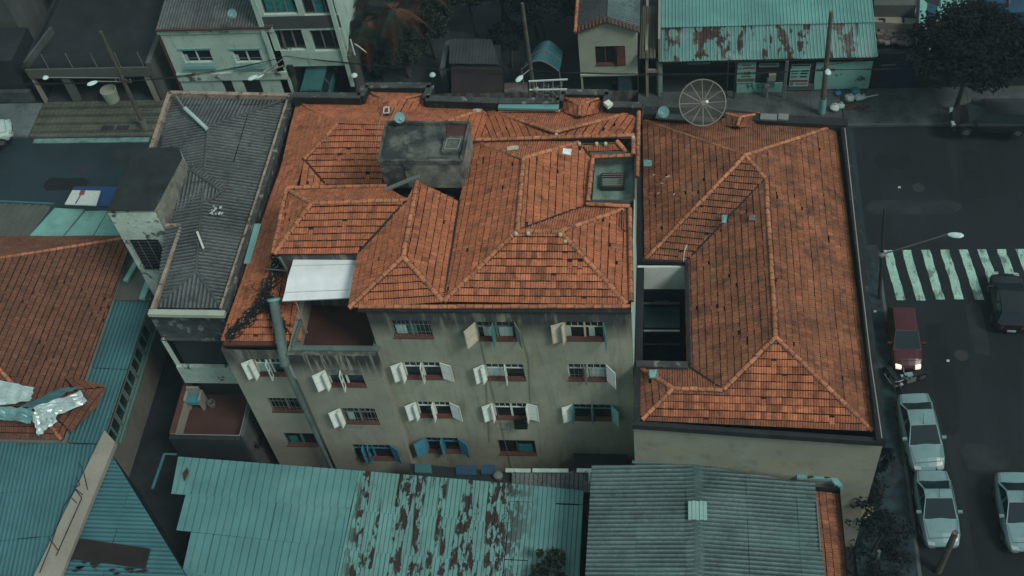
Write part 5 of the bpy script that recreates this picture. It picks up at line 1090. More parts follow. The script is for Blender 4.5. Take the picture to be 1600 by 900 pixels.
def panel(xl, xr, yt, yb, mt, name, o=0.0, t=.06):
    a = PY(xl, (yt + yb) / 2, Ysf - o); b = PY(xr, (yt + yb) / 2, Ysf - o); z1 = PY((xl + xr) / 2, yt, Ysf - o).z; z0 = max(.0, PY((xl + xr) / 2, yb, Ysf - o).z)
    mb = MB(); mb.box(a.x, b.x, Ysf - o - t, Ysf - o, z0, z1); return part(name, mb, MATS[mt], sh), a.x, b.x, z0, z1
mb = MB(); mb.box(XS0, 3.55, Ysf + 1.2, Ysf + 1.3, 0, 2.6); mb.box(XS0, XS1, Ysf + .02, Ysf + .12, 2.45, 3.0); part('dark_interior', mb, MATS['wall_dark'], sh)
panel(1151, 1224, 97, 144, 'wall_dark', 'front_wall', 0); panel(1224, 1272, 97, 146, 'wall_dark', 'front_wall', 0)
panel(1151, 1222, 129, 144, 'wall_mint', 'front_wall', .08); panel(1222, 1272, 131, 140, 'wall_grey', 'front_wall', .08)
panel(1273, 1360, 96, 138, 'wall_mint', 'front_wall', .08); panel(1148, 1362, 144, 156, 'wall_blue', 'wall_base', .09); panel(1026, 1035, 95, 150, 'wall_mint', 'front_wall', .08); panel(1027, 1036, 144, 158, 'wall_blue', 'wall_base', .09)
def bars_(xl, xr, yt, yb, mt, o, name='sign_mark'): return panel(xl, xr, yt, yb, mt, name, o, .015)
panel(1074, 1110, 94, 99.5, 'paint_grey', 'sign_board', .1); bars_(1077, 1107, 95.8, 97.2, 'mark_teal', .165)
panel(1151.5, 1180.5, 97, 129, 'wall_mint', 'sign_board', .15); bars_(1160, 1174, 101, 102.5, 'mark_teal', .215); bars_(1152.5, 1180, 105, 107.5, 'mark_red', .215); bars_(1153, 1156, 105.2, 106.8, 'wall_mint', .235); bars_(1158, 1161, 105.2, 106.8, 'wall_mint', .235); bars_(1158, 1173, 119, 120, 'mark_black', .215); bars_(1152.5, 1179, 122.5, 127.5, 'rubble', .215); bars_(1152.5, 1179, 123.6, 124.4, 'mark_red', .235)
panel(1186, 1217, 98, 104, 'paint_grey', 'sign_board', .15); bars_(1188, 1214, 100, 102, 'mark_teal', .215)
panel(1237, 1267, 100, 105, 'wall_mint', 'sign_board', .12); bars_(1238, 1266, 101, 103, 'mark_black', .185)
panel(1234, 1264, 107, 134, 'wall_mint', 'sign_board', .15)
for i, yy in enumerate((110, 114, 119)):
    bars_(1238 - i, 1248 - i, yy, yy + 1.6, 'mark_teal', .215); bars_(1252 - i, 1263 - i, yy - .3, yy + 1.6, 'mark_black', .215)
bars_(1235, 1262, 125, 127.5, 'leaf_dry', .215); bars_(1235, 1239, 129, 133, 'mark_red', .215); bars_(1244, 1261, 130, 131.5, 'mark_red', .215)
panel(1201, 1212, 112, 121, 'wall_beige', 'wall_box', .3, .3); panel(1201, 1210, 121, 132, 'pipe_green', 'wall_box', .3, .3)
def text(s_, x, y, Y, size, mt, parent, name='lettering'):
    cu = bpy.data.curves.new(name, 'FONT'); cu.body = s_; cu.size = size; cu.extrude = .006; cu.resolution_u = 3
    t = bpy.data.objects.new(name, cu); C.objects.link(t); dg = bpy.context.evaluated_depsgraph_get(); dg.update()
    me = bpy.data.meshes.new_from_object(t.evaluated_get(dg)); bpy.data.objects.remove(t)
    o = bpy.data.objects.new(name, me); me.materials.clear(); me.materials.append(MATS[mt]); C.objects.link(o); o.parent = parent
    p = PY(x, y, Y); o.matrix_local = Matrix.Translation(p - ORG[parent.name]) @ Matrix.Rotation(math.pi / 2, 4, 'X'); return o
text('10', 1161, 117.5, Ysf - .235, .42, 'mark_black', sh)
# graffiti strokes on the pale wall
mb = MB(); gp = lambda x, y: PY(x, y, Ysf - .16)
for st_ in (((1336, 127), (1344, 119), (1349, 124), (1343, 126)), ((1346, 118), (1352, 126), (1348, 121), (1341, 127)), ((1340, 124), (1353, 122)), ((1306, 116), (1309, 119)), ((1313, 117), (1316, 115)), ((1168, 131), (1170, 138)), ((1166, 135), (1176, 134)), ((1175, 131), (1177, 139)), ((1184, 133), (1185, 138)), ((1190, 137), (1198, 135))):
    mb.path([gp(*p) for p in st_], .025, 4)
part('graffiti', mb, MATS['mark_teal'], sh)
for x, y0_, y1_ in ((1229, 94, 156), (1150, 95, 150), (1138, 96, 145), (1232, 90, 112)):
    a = PY(x, y0_, Ysf - .6); mb = MB(); mb.tube((a.x, Ysf - .6, 0), (a.x, Ysf - .6, 2.95), .045, 6); part('awning_post', mb, MATS['paint_grey' if x > 1200 else 'iron_dark'], sh)
mb = MB(); mb.bar(PY(1033, 99, Ysf), PY(1150, 103, Ysf), .08, .08); mb.bar(PY(1033, 97, Ysf - .1), PY(1150, 98, Ysf - .1), .06, .04); part('shutter_rail', mb, MATS['rust_brown'], sh)
mb = MB(); mb.box(XS0 - .1, XS1, 52.78, 52.9, 2.86, 2.97); part('eave_board', mb, MATS['iron_dark'], sh)
# person-sized things in front: fuel-pump like post
mb = MB(); c = P(1197, 155, 0); mb.tube(c, c + V((0, 0, 1.1)), .09, 8); mb.tube(c + V((0, 0, 1.1)), c + V((0, 0, 1.7)), .05, 8); mb.box(c.x - .15, c.x + .15, c.y - .12, c.y + .12, .95, 1.2); solo('meter_post', mb, MATS['iron_grey'], 'short grey meter post in front of the numbered shop sign', 'post')
# --- demolished lot, wall and gates to the right
dlot = thing('ruined_lot', 'demolished lot with broken pale walls right of the teal shop roof', 'ruin', (14.5, 58, 0))
q = lambda pts, z: [P(x, y, z) for x, y in pts]
mb = MB(); mb.prism(q(((1366, 60), (1432, 58), (1432, 5), (1364, 5)), .5)[::1], 0, .4); part('rubble_floor', mb, MATS['rubble'], dlot)
mb = MB(); mb.prism(q(((1366, 34), (1431, 38), (1431, 8), (1366, 8)), 1), .4, 1.0); part('broken_slab', mb, MATS['wall_beige'], dlot)
mb = MB(); mb.prism(q(((1366, 6), (1432, 6), (1432, -20), (1366, -20)), 2), .4, 1.9); part('broken_slab', mb, MATS['wall_grey'], dlot)
mb = MB()
for pts in (((1400, 20), (1411, 20), (1412, 35)), ((1373, 30), (1382, 30), (1382, 34)), ((1412, 26), (1430, 27))): mb.path([P(x, y, 1.03) for x, y in pts], .07, 4)
part('cracks', mb, MATS['wall_dark'], dlot, kind='stuff')
for pts, z, mt in ((((1436, 40), (1444, 44), (1449, 5), (1438, -5)), 2.2, 'wall_mint'), (((1446, 38), (1458, 41), (1464, 8), (1448, 4)), 1.6, 'wall_blue'), (((1462, 52), (1474, 47), (1482, 12), (1465, 10)), 1.2, 'wall_mint'), (((1437, 43), (1456, 53), (1461, 46), (1443, 38)), 1.9, 'slab_white'), (((1470, 12), (1540, 10), (1540, -10), (1470, -10)), 1.2, 'wall_mint'), (((1460, 40), (1475, 38), (1478, 30), (1462, 33)), 1.3, 'brick_dark')):
    mb = MB(); mb.prism(q(pts, z), .2, z); part('broken_wall', mb, MATS[mt], dlot)
mb = MB()
for i in range(150):
    c = P(rnd.uniform(1368, 1478), rnd.triangular(40, 74, 66), .45); r = rnd.uniform(.05, .22); mb.cur = rnd.random()
    mb.hexa([c + V((rnd.uniform(.6, 1.2) * r * sx, rnd.uniform(.6, 1.2) * r * sy, sz * r * .7)) for sz in (0, 1) for sx, sy in ((-1, -1), (1, -1), (1, 1), (-1, 1))])
part('debris', mb, M('debris_mix', (.11, .10, .09), var=.5, attr=.7), dlot, kind='stuff')
fw = thing('dark_front_wall', 'dark street wall with blue barred gates right of the shop', 'wall', (13.2, 53.3, 0))
mb = MB(); mb.box(XS1 + .15, 17.0, 53.35, 53.6, 0, 2.7); part('wall', mb, MATS['wall_dark'], fw)
for j in range(2):
    gx = PY(1376 + j * 29, 120, 53.3).x; mb = MB(); mb.box(gx, gx + 1.0, 53.28, 53.34, .15, 2.2); g_ = part('gate', mb, M('gate_blue', (.015, .03, .06), var=.4), fw)
    mb = MB()
    for i in range(9): mb.bar((gx + .06 + i * .11, 53.25, .2), (gx + .06 + i * .11, 53.25, 2.1), .03, .03)
    part('bars', mb, MATS['gate_blue'], g_)
mb = MB(); mb.bar(PY(1377, 102, 53.2), PY(1400, 101, 53.2), .04, .04); part('strip', mb, MATS['iron_grey'], fw)
gw2 = thing('graffiti_wall', 'dark street wall behind the big tree with a pale graffiti tag', 'wall', (19.5, 53.4, 0))
mb = MB(); mb.box(17.1, 20.2, 53.4, 53.6, 0, 2.8); part('wall', mb, MATS['wall_dark'], gw2)
mb = MB(); mb.box(20.3, 30, 53.45, 53.6, 0, 2.6); part('wall', mb, MATS['wall_grey_dim'], gw2)
mb = MB(); tp2 = lambda x, y: PY(x, y, 53.38)
for st_ in (((1571, 113), (1572, 107), (1577, 107)), ((1572, 110), (1576, 110)), ((1575, 112), (1578, 106), (1580, 112)), ((1580, 106), (1583, 109), (1586, 106)), ((1584, 106), (1590, 106), (1590, 110), (1585, 113)), ((1571, 113.5), (1584, 113.5))): mb.path([tp2(*p) for p in st_], .03, 4)
part('graffiti', mb, MATS['iron_grey'], gw2)
mb = MB(); mb.prism(q(((1540, 20), (1700, 16), (1700, -40), (1530, -40)), 2), 0, 2); solo('far_shed', mb, MATS['wall_blue'], 'dim blue-green shed behind the big tree in the upper right corner', 'shed')
mb = MB(); mb.tube(P(1577, 20, 1), P(1574, -8, 3), .12, 6); solo('bare_post', mb, MATS['pole_concrete'], 'pale short post behind the big tree near the upper right corner', 'post')
# trash heap
th_cols = ['board_white', 'cloth_pale', 'plastic_teal', 'plastic_blue', 'board_white', 'cloth_pale']
def bag(x, y, r, mt, lb):
    c = P(x, y, .2); mb = MB(); n, m_ = 9, 5; prof = [[0] * n for _ in range(m_)]
    rows = []
    for j in range(m_ + 1):
        t = j / m_ * math.pi; rr = math.sin(t) * r; h_ = (1 - math.cos(t)) * r * .7
        rows.append([c + V((math.cos(2 * math.pi * i / n) * rr * rnd.uniform(.8, 1.2), math.sin(2 * math.pi * i / n) * rr * rnd.uniform(.8, 1.2), h_ - .05)) for i in range(n)])
    for j in range(m_):
        for i in range(n): mb.poly([rows[j][i], rows[j][(i + 1) % n], rows[j + 1][(i + 1) % n], rows[j + 1][i]])
    mb.tube(c + V((0, 0, r * 1.3)), c + V((.03, 0, r * 1.65)), .05, 6)
    solo('rubbish_bag', mb, MATS[mt], lb, 'rubbish bag', group='rubbish bags heaped beside the utility pole')
for a in ((1304, 171, .3, 'board_white', 'large white rubbish bag nearest the utility pole'), (1313, 167, .22, 'cloth_pale', 'tall pale bag just right of the largest white bag'), (1327, 156, .3, 'board_white', 'white rubbish bag in the middle of the heap below the teal one'), (1341, 155, .26, 'cloth_pale', 'pale rubbish bag at the right of the heap'),
          (1337, 146, .28, 'plastic_teal', 'round teal rubbish bag topmost in the heap'), (1309, 147, .2, 'plastic_blue', 'bright blue bag by the shop wall'), (1348, 153, .18, 'board_white', 'small white bag at the right end of the heap')): bag(*a)
mb = MB()
for i in range(22): c = P(rnd.uniform(1318, 1350), rnd.uniform(160, 172), .2); mb.bar(c, c + V((rnd.uniform(-.4, .4), rnd.uniform(-.2, .2), rnd.uniform(0, .1))), .07, .03)
solo('scrap_wood', mb, MATS['leaf_dry'], 'heap of reddish scrap wood in front of the rubbish bags', 'scrap wood')
mb = MB(); mb.tube(P(1352, 152, .4), P(1372, 148, .5), .03, 5); solo('stick', mb, MATS['pvc_white'], 'pale stick poking out of the right end of the rubbish heap', 'stick')
# ---------------------------------------------------------------- poles, lamps and wires
def pole(base, top, r0, r1, mat, label, arms=(), name='utility_pole', boot=None):
    b = V(base); t = V(top); rt = thing(name, label, 'pole', b); mb = MB(); mb.tube(b, t, r0, 12, r1); part('shaft', mb, mat, rt)
    if boot: mb = MB(); mb.tube(b, b.lerp(t, .09), r0 * 1.55, 12, r0 * 1.4); part('base_collar', mb, MATS['pole_concrete'], rt)
    for f, w_, dx in arms:
        c = b.lerp(t, f); mb = MB(); mb.bar(c + V((-w_, 0, 0)) + V(dx), c + V((w_, 0, 0)) + V(dx), .09, .1); ar = part('crossarm', mb, MATS['pole_wood'], rt)
        for s_ in (-.9, -.4, .4, .9): mb = MB(); mb.tube(c + V((w_ * s_, 0, .05)) + V(dx), c + V((w_ * s_, 0, .2)) + V(dx), .04, 6); part('insulator', mb, MATS['iron_grey'], ar)
    return rt
def lamp(parent, a, b, L_=.62):
    mb = MB(); mb.tube(a, b, .035, 6); ar = part('lamp_arm', mb, MATS['iron_grey'], parent)
    d = (V(b) - V(a)).normalized(); d.z *= .2; d.normalize(); c = V(b); s_ = V((d.y, -d.x, 0)); mb = MB(); n = 8; rings = []
    for k, (t, w_) in enumerate(((0, .06), (.12, .11), (.4, .17), (.8, .16), (1, .05))):
        p = c + d * L_ * t; rings.append([p + s_ * math.cos(2 * math.pi * i / n) * w_ + V((0, 0, math.sin(2 * math.pi * i / n) * w_ * .55)) for i in range(n)])
    for r0_, r1_ in zip(rings, rings[1:]):
        for i in range(n): mb.poly([r0_[i], r0_[(i + 1) % n], r1_[(i + 1) % n], r1_[i]])
    mb.poly(rings[-1]); mb.poly(rings[0][::-1]); part('lamp_head', mb, MATS['lamp_white'], parent)
pA = P(227, 200, .14); tA = PY(157, 49, pA.y)
PA = pole(pA, tA, .15, .09, MATS['pole_wood'], 'leaning utility pole with a pale base on the patterned paving at the upper left', [(.5, .5, (0, 0, 0))], boot=True)
mA = pA.lerp(tA, .5); lamp(PA, mA, PY(152, 127, mA.y - .9)); lamp(PA, mA + V((0, 0, .3)), PY(76, 121, mA.y - .5), .35)
pB = P(465, 150, .14); tB = PY(438, 45, pB.y); PB_ = pole(pB, tB, .13, .08, MATS['pole_wood'], 'thin dark utility pole in front of the white apartments', [(.62, .6, (0, 0, 0)), (.7, .4, (0, -.1, 0))])
lamp(PB_, pB.lerp(tB, .62), PY(412, 115, pB.y - 1)); lamp(PB_, pB.lerp(tB, .5), PY(402, 118, pB.y - 1.3))
mb = MB(); c = pB.lerp(tB, .45); mb.tube(c + V((.1, -.15, -.35)), c + V((.1, -.15, .35)), .2, 10); part('transformer', mb, MATS['iron_dark'], PB_)
pC = P(838, 175, .14); tC = PY(816, 5, pC.y); PC_ = pole(pC, tC, .15, .09, MATS['pole_wood'], 'tall bare utility pole behind the street parapet near the centre', [])
lamp(PC_, pC.lerp(tC, .42), PY(816, 118, pC.y - .8))
pD = P(1284, 178, .14); tD = PY(1299, 18, pD.y); PD = pole(pD, tD, .17, .11, MATS['pole_wood'], 'thick utility pole by the rubbish heap in front of the shop', [(.45, .5, (0, 0, 0))])
lamp(PD, pD.lerp(tD, .5), PY(1293, 108, pD.y - .5), .5)
mb = MB(); c = pD + V((0, 0, .1)); mb.tube(c, pD.lerp(tD, .16), .19, 12); part('poster_wrap', mb, MATS['dish_teal'], PD)
# lamps whose posts are hidden: small lanterns above the dark yard
for x, y, lb in ((554, 119, 'small pale lantern left of the street parapet bump'), (676, 118, 'small pale lantern above the right end of the parapet bump')):
    b_ = P(x + 4, y + 45, .14); rt = thing('lantern', lb, 'street lamp', b_, group='lanterns behind the street parapet'); t_l = PY(x, y, b_.y)
    mb = MB(); mb.tube(b_, t_l, .05, 6); part('post', mb, MATS['iron_dark'], rt)
    mb = MB(); mb.lathe(t_l, [(.08, 0), (.2, .04), (.17, .12), (.06, .2), (0, .22)], 10); part('lamp_head', mb, MATS['lamp_white'], rt)
# right street lamp
pE = P(1374, 466, .13); tE = PY(1382, 325, pE.y); PE = pole(pE, tE, .1, .06, MATS['iron_dark'], 'dark lamp post at the crosswalk with one long arm over the road', [], name='lamp_post')
aE = PY(1377, 398, pE.y); lamp(PE, aE, aE + (P(1481, 366, 6.2) - aE) * 1.0, .7)
mb = MB(); mb.lathe(aE, [(.16, -.05), (.2, .1), (.1, .25)], 10); part('pole_band', mb, MATS['iron_grey'], PE)
pF = P(1462, 905, .05); tF = PY(1492, 828, pF.y + .5); pole(P(1466, 893, 0), P(1493, 832, 3.6), .16, .13, MATS['pole_wood'], 'sloping wooden pole end rising over the hood of the lower silver sedan', [], name='wooden_pole')
tA2, tB2, tC2, tD2 = pA.lerp(tA, .5), pB.lerp(tB, .6), pC.lerp(tC, .4), pD.lerp(tD, .45)
def wire(a, b, sag, r=.02, lb=''):
    mb = MB(); n = 14; pts = [V(a).lerp(V(b), i / n) - V((0, 0, sag * 4 * (i / n) * (1 - i / n))) for i in range(n + 1)]; mb.path(pts, r, 5)
    solo('overhead_wire', mb, MATS['cable'], lb, 'wire', group='overhead wires along the left street')
farL, farR = V((-48, 51, 4.6)), V((24, 51.5, 4.2))
for i, (a, b, n1) in enumerate(((farL, tA2, 'left edge and the leaning pole'), (tA2, tB2, 'leaning pole and the dark pole by the white apartments'), (tB2, tC2, 'dark pole and the bare centre pole'), (tC2, tD2, 'bare centre pole and the thick pole by the shop'), (tD2, farR, 'thick pole by the shop and the right edge'))):
    for j in range(3): o = V((0, -.1 * j, .12 * j)); wire(a + o, b + o, .25 + .1 * j, .014 if j else .022, ['lowest', 'middle', 'topmost'][j] + ' overhead wire between the ' + n1)
wire(pD.lerp(tD, .5), PY(1362, 90, 53), .05, .02, 'thick service wire running from the thick pole to the right end of the shop roof')
# ---------------------------------------------------------------- dishes
def dish(c, ax, R_, mat, label, base, name='satellite_dish', depth=.16, group=None, lnb=True, sx=1):
    rt = thing(name, label, 'satellite dish', base, group=group); ax = V(ax).normalized(); c = V(c); mb = MB()
    mb.lathe(c, [(0.001, 0), (R_ * .35, depth * R_ * .12), (R_ * .7, depth * R_ * .5), (R_, depth * R_), (R_ * 1.02, depth * R_ - .01), (R_ * .7, depth * R_ * .5 - .03), (.001, -.03)], 24, ax); part('reflector', mb, mat, rt, smooth=False)
    mb = MB(); mb.tube(base, c - ax * .05, .03, 8); part('mount', mb, MATS['iron_grey'], rt)
    if lnb:
        lo_ = ax.orthogonal().normalized(); dn_ = V((0, 0, -1)); dn_ = (dn_ - ax * dn_.dot(ax)).normalized(); f = c + ax * R_ * .85 + dn_ * R_ * .25
        mb = MB(); mb.tube(c + dn_ * R_ * .95 + ax * depth * R_, f, .014, 5); part('feed_arm', mb, MATS['iron_grey'], rt)
        mb = MB(); mb.tube(f, f - ax * .1, .035, 8); part('feed_horn', mb, MATS['board_white'], rt)
    return rt
tocam = lambda p: (V((0, 0, CAM_H)) - p).normalized()
c = P(1037, 175, 10.9); dish(c, tocam(c) + V((-.3, -.1, .1)), .27, MATS['dish_teal'], 'small teal satellite dish between the big mesh dish and the party wall', P(1040, 186, 10.2))
c = P(624, 184, 15.3); dish(c, tocam(c) + V((.25, 0, 0)), .23, MATS['dish_teal'], 'small teal satellite dish on the far rim of the tank house', P(617, 193, 14.9))
c = P(363, 21, 7.4); dish(c, tocam(c) + V((-.3, -.2, 0)), .27, MATS['dish_teal'], 'small pale satellite dish on the white house roof', P(365, 40, 6.3))
c = P(1098, 161, 11.4); ax = (tocam(c) + V((-.05, 0, .08))).normalized(); R0 = 1.05
md = thing('mesh_dish', 'large round wire mesh satellite dish on the street side of the corner building', 'satellite dish', P(1098, 182, 9.8))
mb = MB(); mb.lathe(c, [(.03, 0), (R0 * .3, .02), (R0 * .6, .09), (R0 * .85, .19), (R0, .26)], 36, ax); part('mesh', mb, MATS['dish_mesh'], md)
s1_ = ax.orthogonal().normalized(); s2_ = ax.cross(s1_); rp = lambda t, r: c + (s1_ * math.cos(t) + s2_ * math.sin(t)) * r + ax * .26 * (r / R0) ** 2
mb = MB(); mb.path([rp(2 * math.pi * i / 40, R0) for i in range(41)], .03, 6); part('rim', mb, MATS['dish_frame'], md)
for i in range(12):
    t = 2 * math.pi * i / 12 + .12; mb = MB(); mb.path([rp(t, r) for r in (.05, .35, .7, R0)], .022, 5); part('rib', mb, MATS['dish_frame'], md)
mb = MB(); mb.lathe(c, [(0, .06), (.1, .05), (.13, -.02)], 12, ax); part('hub', mb, MATS['dish_frame'], md)
mb = MB(); mb.tube(c + ax * .55 + V((.22, 0, .05)), c + ax * .5 + V((.2, 0, .0)), .07, 10); part('feed_horn', mb, MATS['lamp_white'], md)
mb = MB()
for k in range(3): mb.tube(rp(2.1 * k + .4, R0 * .5), c + ax * .5 + V((.2, 0, 0)), .01, 4)
part('feed_legs', mb, MATS['iron_grey'], md)
mb = MB(); mb.tube(c - ax * .03, P(1098, 182, 9.8), .05, 8); part('mount', mb, MATS['iron_grey'], md)
# antenna / clothes rack behind the parapet
ar = thing('antenna_rack', 'white two-bar rack with tangled rods standing behind the street parapet', 'rack', P(856, 150, 10.9))
for (x0_, y0_, x1_, y1_) in ((826, 127, 887, 124), (827, 140.5, 886, 139.5)): mb = MB(); mb.bar(P(x0_, y0_, 11.9), P(x1_, y1_, 11.9), .06, .06); part('bar', mb, MATS['board_white'], ar)
for x in (828, 838, 850, 864, 878): mb = MB(); mb.tube(P(x, 126, 11.9), P(x + rnd.uniform(-3, 3), 158, 11.2), .018, 5); part('rod', mb, MATS['iron_grey'], ar)
mb = MB()
for i in range(26): a = P(rnd.uniform(854, 874), rnd.uniform(132, 160), 11.5); mb.tube(a, a + V((rnd.uniform(-.3, .3), rnd.uniform(-.2, .2), rnd.uniform(-.3, .3))), .018, 4)
part('tangle', mb, MATS['iron_grey'], ar, kind='stuff')
mb = MB(); mb.lathe(P(838, 143, 11.8), [(.0, 0), (.1, .05), (.13, .2), (.05, .28)], 10); part('bell', mb, MATS['cable_pale'], ar)
for x0_, x1_ in ((600, 586), (616, 604)):
    mb = MB(); mb.path([P(x0_ + 3, 165, 11.6), P((x0_ + x1_) / 2, 190, 12), P(x1_, 226, 11.6)], .012, 4); solo('roof_wire', mb, MATS['cable_pale'], ('left' if x0_ == 600 else 'right') + ' thin pale wire running over the ridge left of the tank house', 'wire')
mb = MB(); mb.path([P(x, y, 11.75) for x, y in ((599, 177), (600, 168), (607, 167), (608, 176), (600, 177))], .03, 5); solo('wire_bracket', mb, MATS['pvc_white'], 'white wire bracket on the ridge of the left parapet bump', 'bracket')
for x0_, x1_, y in ((903, 906, 222), (918, 919, 221), (930, 932, 222), (945, 947, 223), (988, 992, 211), (804, 809, 362), (872, 878, 363), (868, 871, 208)):
    pass
for i, (x, y, z) in enumerate(((905, 222, 13.85), (932, 222, 13.9), (946, 222, 13.9), (989, 212, 14.0), (806, 363, 14.75), (875, 364, 14.75), (869, 208, 12.3), (883, 375, 14.5), (825, 362, 14.75))):
    c = P(x, y, z); mb = MB(); mb.lathe(c, [(.085, -.14), (.075, -.05), (.04, -.02), (0, -.02)], 7)
    b_ = part('mortar_patch', mb, MATS['paint_cream'], apt)
# ================================================================ vehicles
def car(name, label, cat, c, heading, L=4.25, W=1.68, paint='car_silver', style='sedan', h=1.42, group=None, lights=False, stripes=False):
    """heading: direction of the bonnet"""
    c = V(c); f = V((heading[0], heading[1], 0)).normalized(); s = V((f.y, -f.x, 0)); rt = thing(name, label, cat, c, group=group)
    T = lambda x, y, z: c + s * x + f * y + V((0, 0, z))
    hl = L / 2; pm = MATS[paint]
    if style == 'sedan': st = [(-hl, .60, .42, .80), (-hl + .08, .72, .3, .92), (-hl + .75, .82, .26, .98), (-.7, .84, .24, .95), (.3, .84, .24, .93), (hl - 1.15, .83, .26, .93), (hl - .5, .80, .26, .82), (hl - .12, .70, .3, .66), (hl, .56, .38, .56)]
    else: st = [(-hl, .66, .42, .9), (-hl + .08, .74, .3, 1.0), (-hl + .5, .8, .26, 1.0), (-.7, .82, .24, .97), (.3, .82, .24, .95), (hl - 1.0, .81, .26, .94), (hl - .4, .78, .26, .82), (hl - .1, .68, .3, .66), (hl, .54, .38, .56)]
    k = W / 1.68; mb = MB(); rows = []
    for y, w_, zb_, zt_ in st:
        w_ *= k; m_ = (zb_ + zt_) / 2
        prof = [(-w_ * .93, zb_), (-w_, zb_ + (zt_ - zb_) * .35), (-w_ * .985, zb_ + (zt_ - zb_) * .75), (-w_ * .88, zt_ - .02), (-w_ * .5, zt_ + .02), (0, zt_ + .035)]
        prof = prof + [(-a, b) for a, b in prof[-2::-1]]; rows.append([T(a, y, b) for a, b in prof])
    for r0_, r1_ in zip(rows, rows[1:]):
        for i in range(len(r0_) - 1): mb.poly([r0_[i], r0_[i + 1], r1_[i + 1], r1_[i]])
    mb.poly(rows[0][::-1]); mb.poly(rows[-1])
    part('body', mb, pm, rt, smooth=False)
    mb = MB(); mb.hexa([T(a, b, z) for z in (.2, .42) for a, b in ((-.7 * k, -hl + .1), (.7 * k, -hl + .1), (.7 * k, hl - .1), (-.7 * k, hl - .1))]); part('underbody', mb, MATS['plastic_black'], rt)
    # greenhouse
    if style == 'sedan': A_, B_, C_, D_ = -hl + .55, -hl + 1.25, hl - 1.95, hl - 1.1
    else: A_, B_, C_, D_ = -hl + .06, -hl + .42, hl - 1.7, hl - .85
    zb_, w0, w1 = .94, .76 * k, .59 * k
    base = [T(-w0, A_, zb_), T(w0, A_, zb_), T(w0 * .97, D_, zb_ - .02), T(-w0 * .97, D_, zb_ - .02)]
    top = [T(-w1, B_, h - .02), T(w1, B_, h - .02), T(w1, C_, h - .03), T(-w1, C_, h - .03)]
    mb = MB(); mb.poly([base[0], base[1], top[1], top[0]]); mb.poly([base[2], base[3], top[3], top[2]]); mb.poly([base[1], base[2], top[2], top[1]]); mb.poly([base[3], base[0], top[0], top[3]])
    n = 4; g = [[top[0].lerp(top[3], j / n).lerp(top[1].lerp(top[2], j / n), i / n) + V((0, 0, .05 * (1 - (2 * i / n - 1) ** 2) * (1 - .6 * (2 * j / n - 1) ** 2))) for i in range(n + 1)] for j in range(n + 1)]
    for j in range(n):
        for i in range(n): mb.poly([g[j][i], g[j][i + 1], g[j + 1][i + 1], g[j + 1][i]])
    part('cabin', mb, pm, rt)
    def pane(nm, a, b, c_, d, m0=.05, m1=.08):
        nn = (b - a).cross(d - a).normalized(); mid = (a + b + c_ + d) / 4
        if nn.dot(mid - (c + V((0, 0, .6)))) < 0: nn = -nn
        P2 = lambda u_, v_: a.lerp(b, u_).lerp(d.lerp(c_, u_), v_) + nn * .008
        mb = MB(); mb.poly([P2(m0, m1), P2(1 - m0, m1), P2(1 - m0, 1 - m1), P2(m0, 1 - m1)]); part(nm, mb, MATS['car_glass'], rt)
    pane('windshield', base[3], base[2], top[2], top[3], .03, .04); pane('rear_window', base[1], base[0], top[0], top[1], .06, .06)
    for q_ in ((base[1], base[2], top[2], top[1]), (base[0], base[3], top[3], top[0])):
        m0_, m1_ = q_[0].lerp(q_[1], .5), q_[3].lerp(q_[2], .5)
        pane('side_window', q_[0], m0_, m1_, q_[3], .06, .1); pane('side_window', m0_, q_[1], q_[2], m1_, .05, .1)
    for sx in (-1, 1):
        for y in (-hl + .78, hl - .8):
            mb = MB(); a = T(sx * .66 * k, y, .3); b = T(sx * .85 * k, y, .3); mb.tube(a, b, .3, 16); wh_ = part('wheel', mb, MATS['tyre'], rt)
            mb = MB(); mb.tube(b, b + s * sx * .012, .18, 12); part('rim', mb, MATS['chrome'], wh_)
        mb = MB(); a = T(sx * .78 * k, D_ - .35, .98); mb.bar(a, a + s * sx * .2, .12, .12); part('mirror', mb, pm, rt)
        mb = MB(); a = T(sx * .55 * k, hl - .12, .62); mb.hexa([T(sx * x_ * k, y_, z_) for z_ in (.52, .69) for x_, y_ in ((.36, hl - .14), (.66, hl - .2), (.64, hl - .02), (.36, hl + .03))]); part('headlight', mb, MATS['lamp_on' if lights else 'light_lens'], rt)
        mb = MB(); mb.hexa([T(sx * x_ * k, y_, z_) for z_ in (.62, .80) for x_, y_ in ((.42, -hl - .02), (.70, -hl + .03), (.72, -hl + .16), (.42, -hl + .12))]); part('tail_light', mb, MATS['lens_red'], rt)
    mb = MB(); mb.hexa([T(x_ * k, y_, z_) for z_ in (.42, .5) for x_, y_ in ((-.3, hl - .02), (.3, hl - .02), (.3, hl + .02), (-.3, hl + .02))]); part('grille', mb, MATS['plastic_black'], rt)
    mb = MB(); mb.hexa([T(x_, y_, z_) for z_ in (.4, .52) for x_, y_ in ((-.2, -hl - .03), (.2, -hl - .03), (.2, -hl + .02), (-.2, -hl + .02))]); part('number_plate', mb, MATS['light_lens'], rt)
    mb = MB()     # panel joints: bonnet, boot and door lines
    yb_ = D_ + .02; ln = [((-.70, yb_), (-.60, hl - .25)), ((.70, yb_), (.60, hl - .25)), ((-.60, hl - .25), (.60, hl - .25))]
    if style == 'sedan': ln += [((-.62, A_), (-.58, -hl + .06)), ((.62, A_), (.58, -hl + .06))]
    for (xa_, ya_), (xb2, yb2) in ln: mb.bar(T(xa_ * k, ya_, .965), T(xb2 * k, yb2, .965 - (.12 if yb2 > 0 else 0)), .014, .01)
    part('panel_gap', mb, MATS['plastic_black'], rt, kind='stuff')
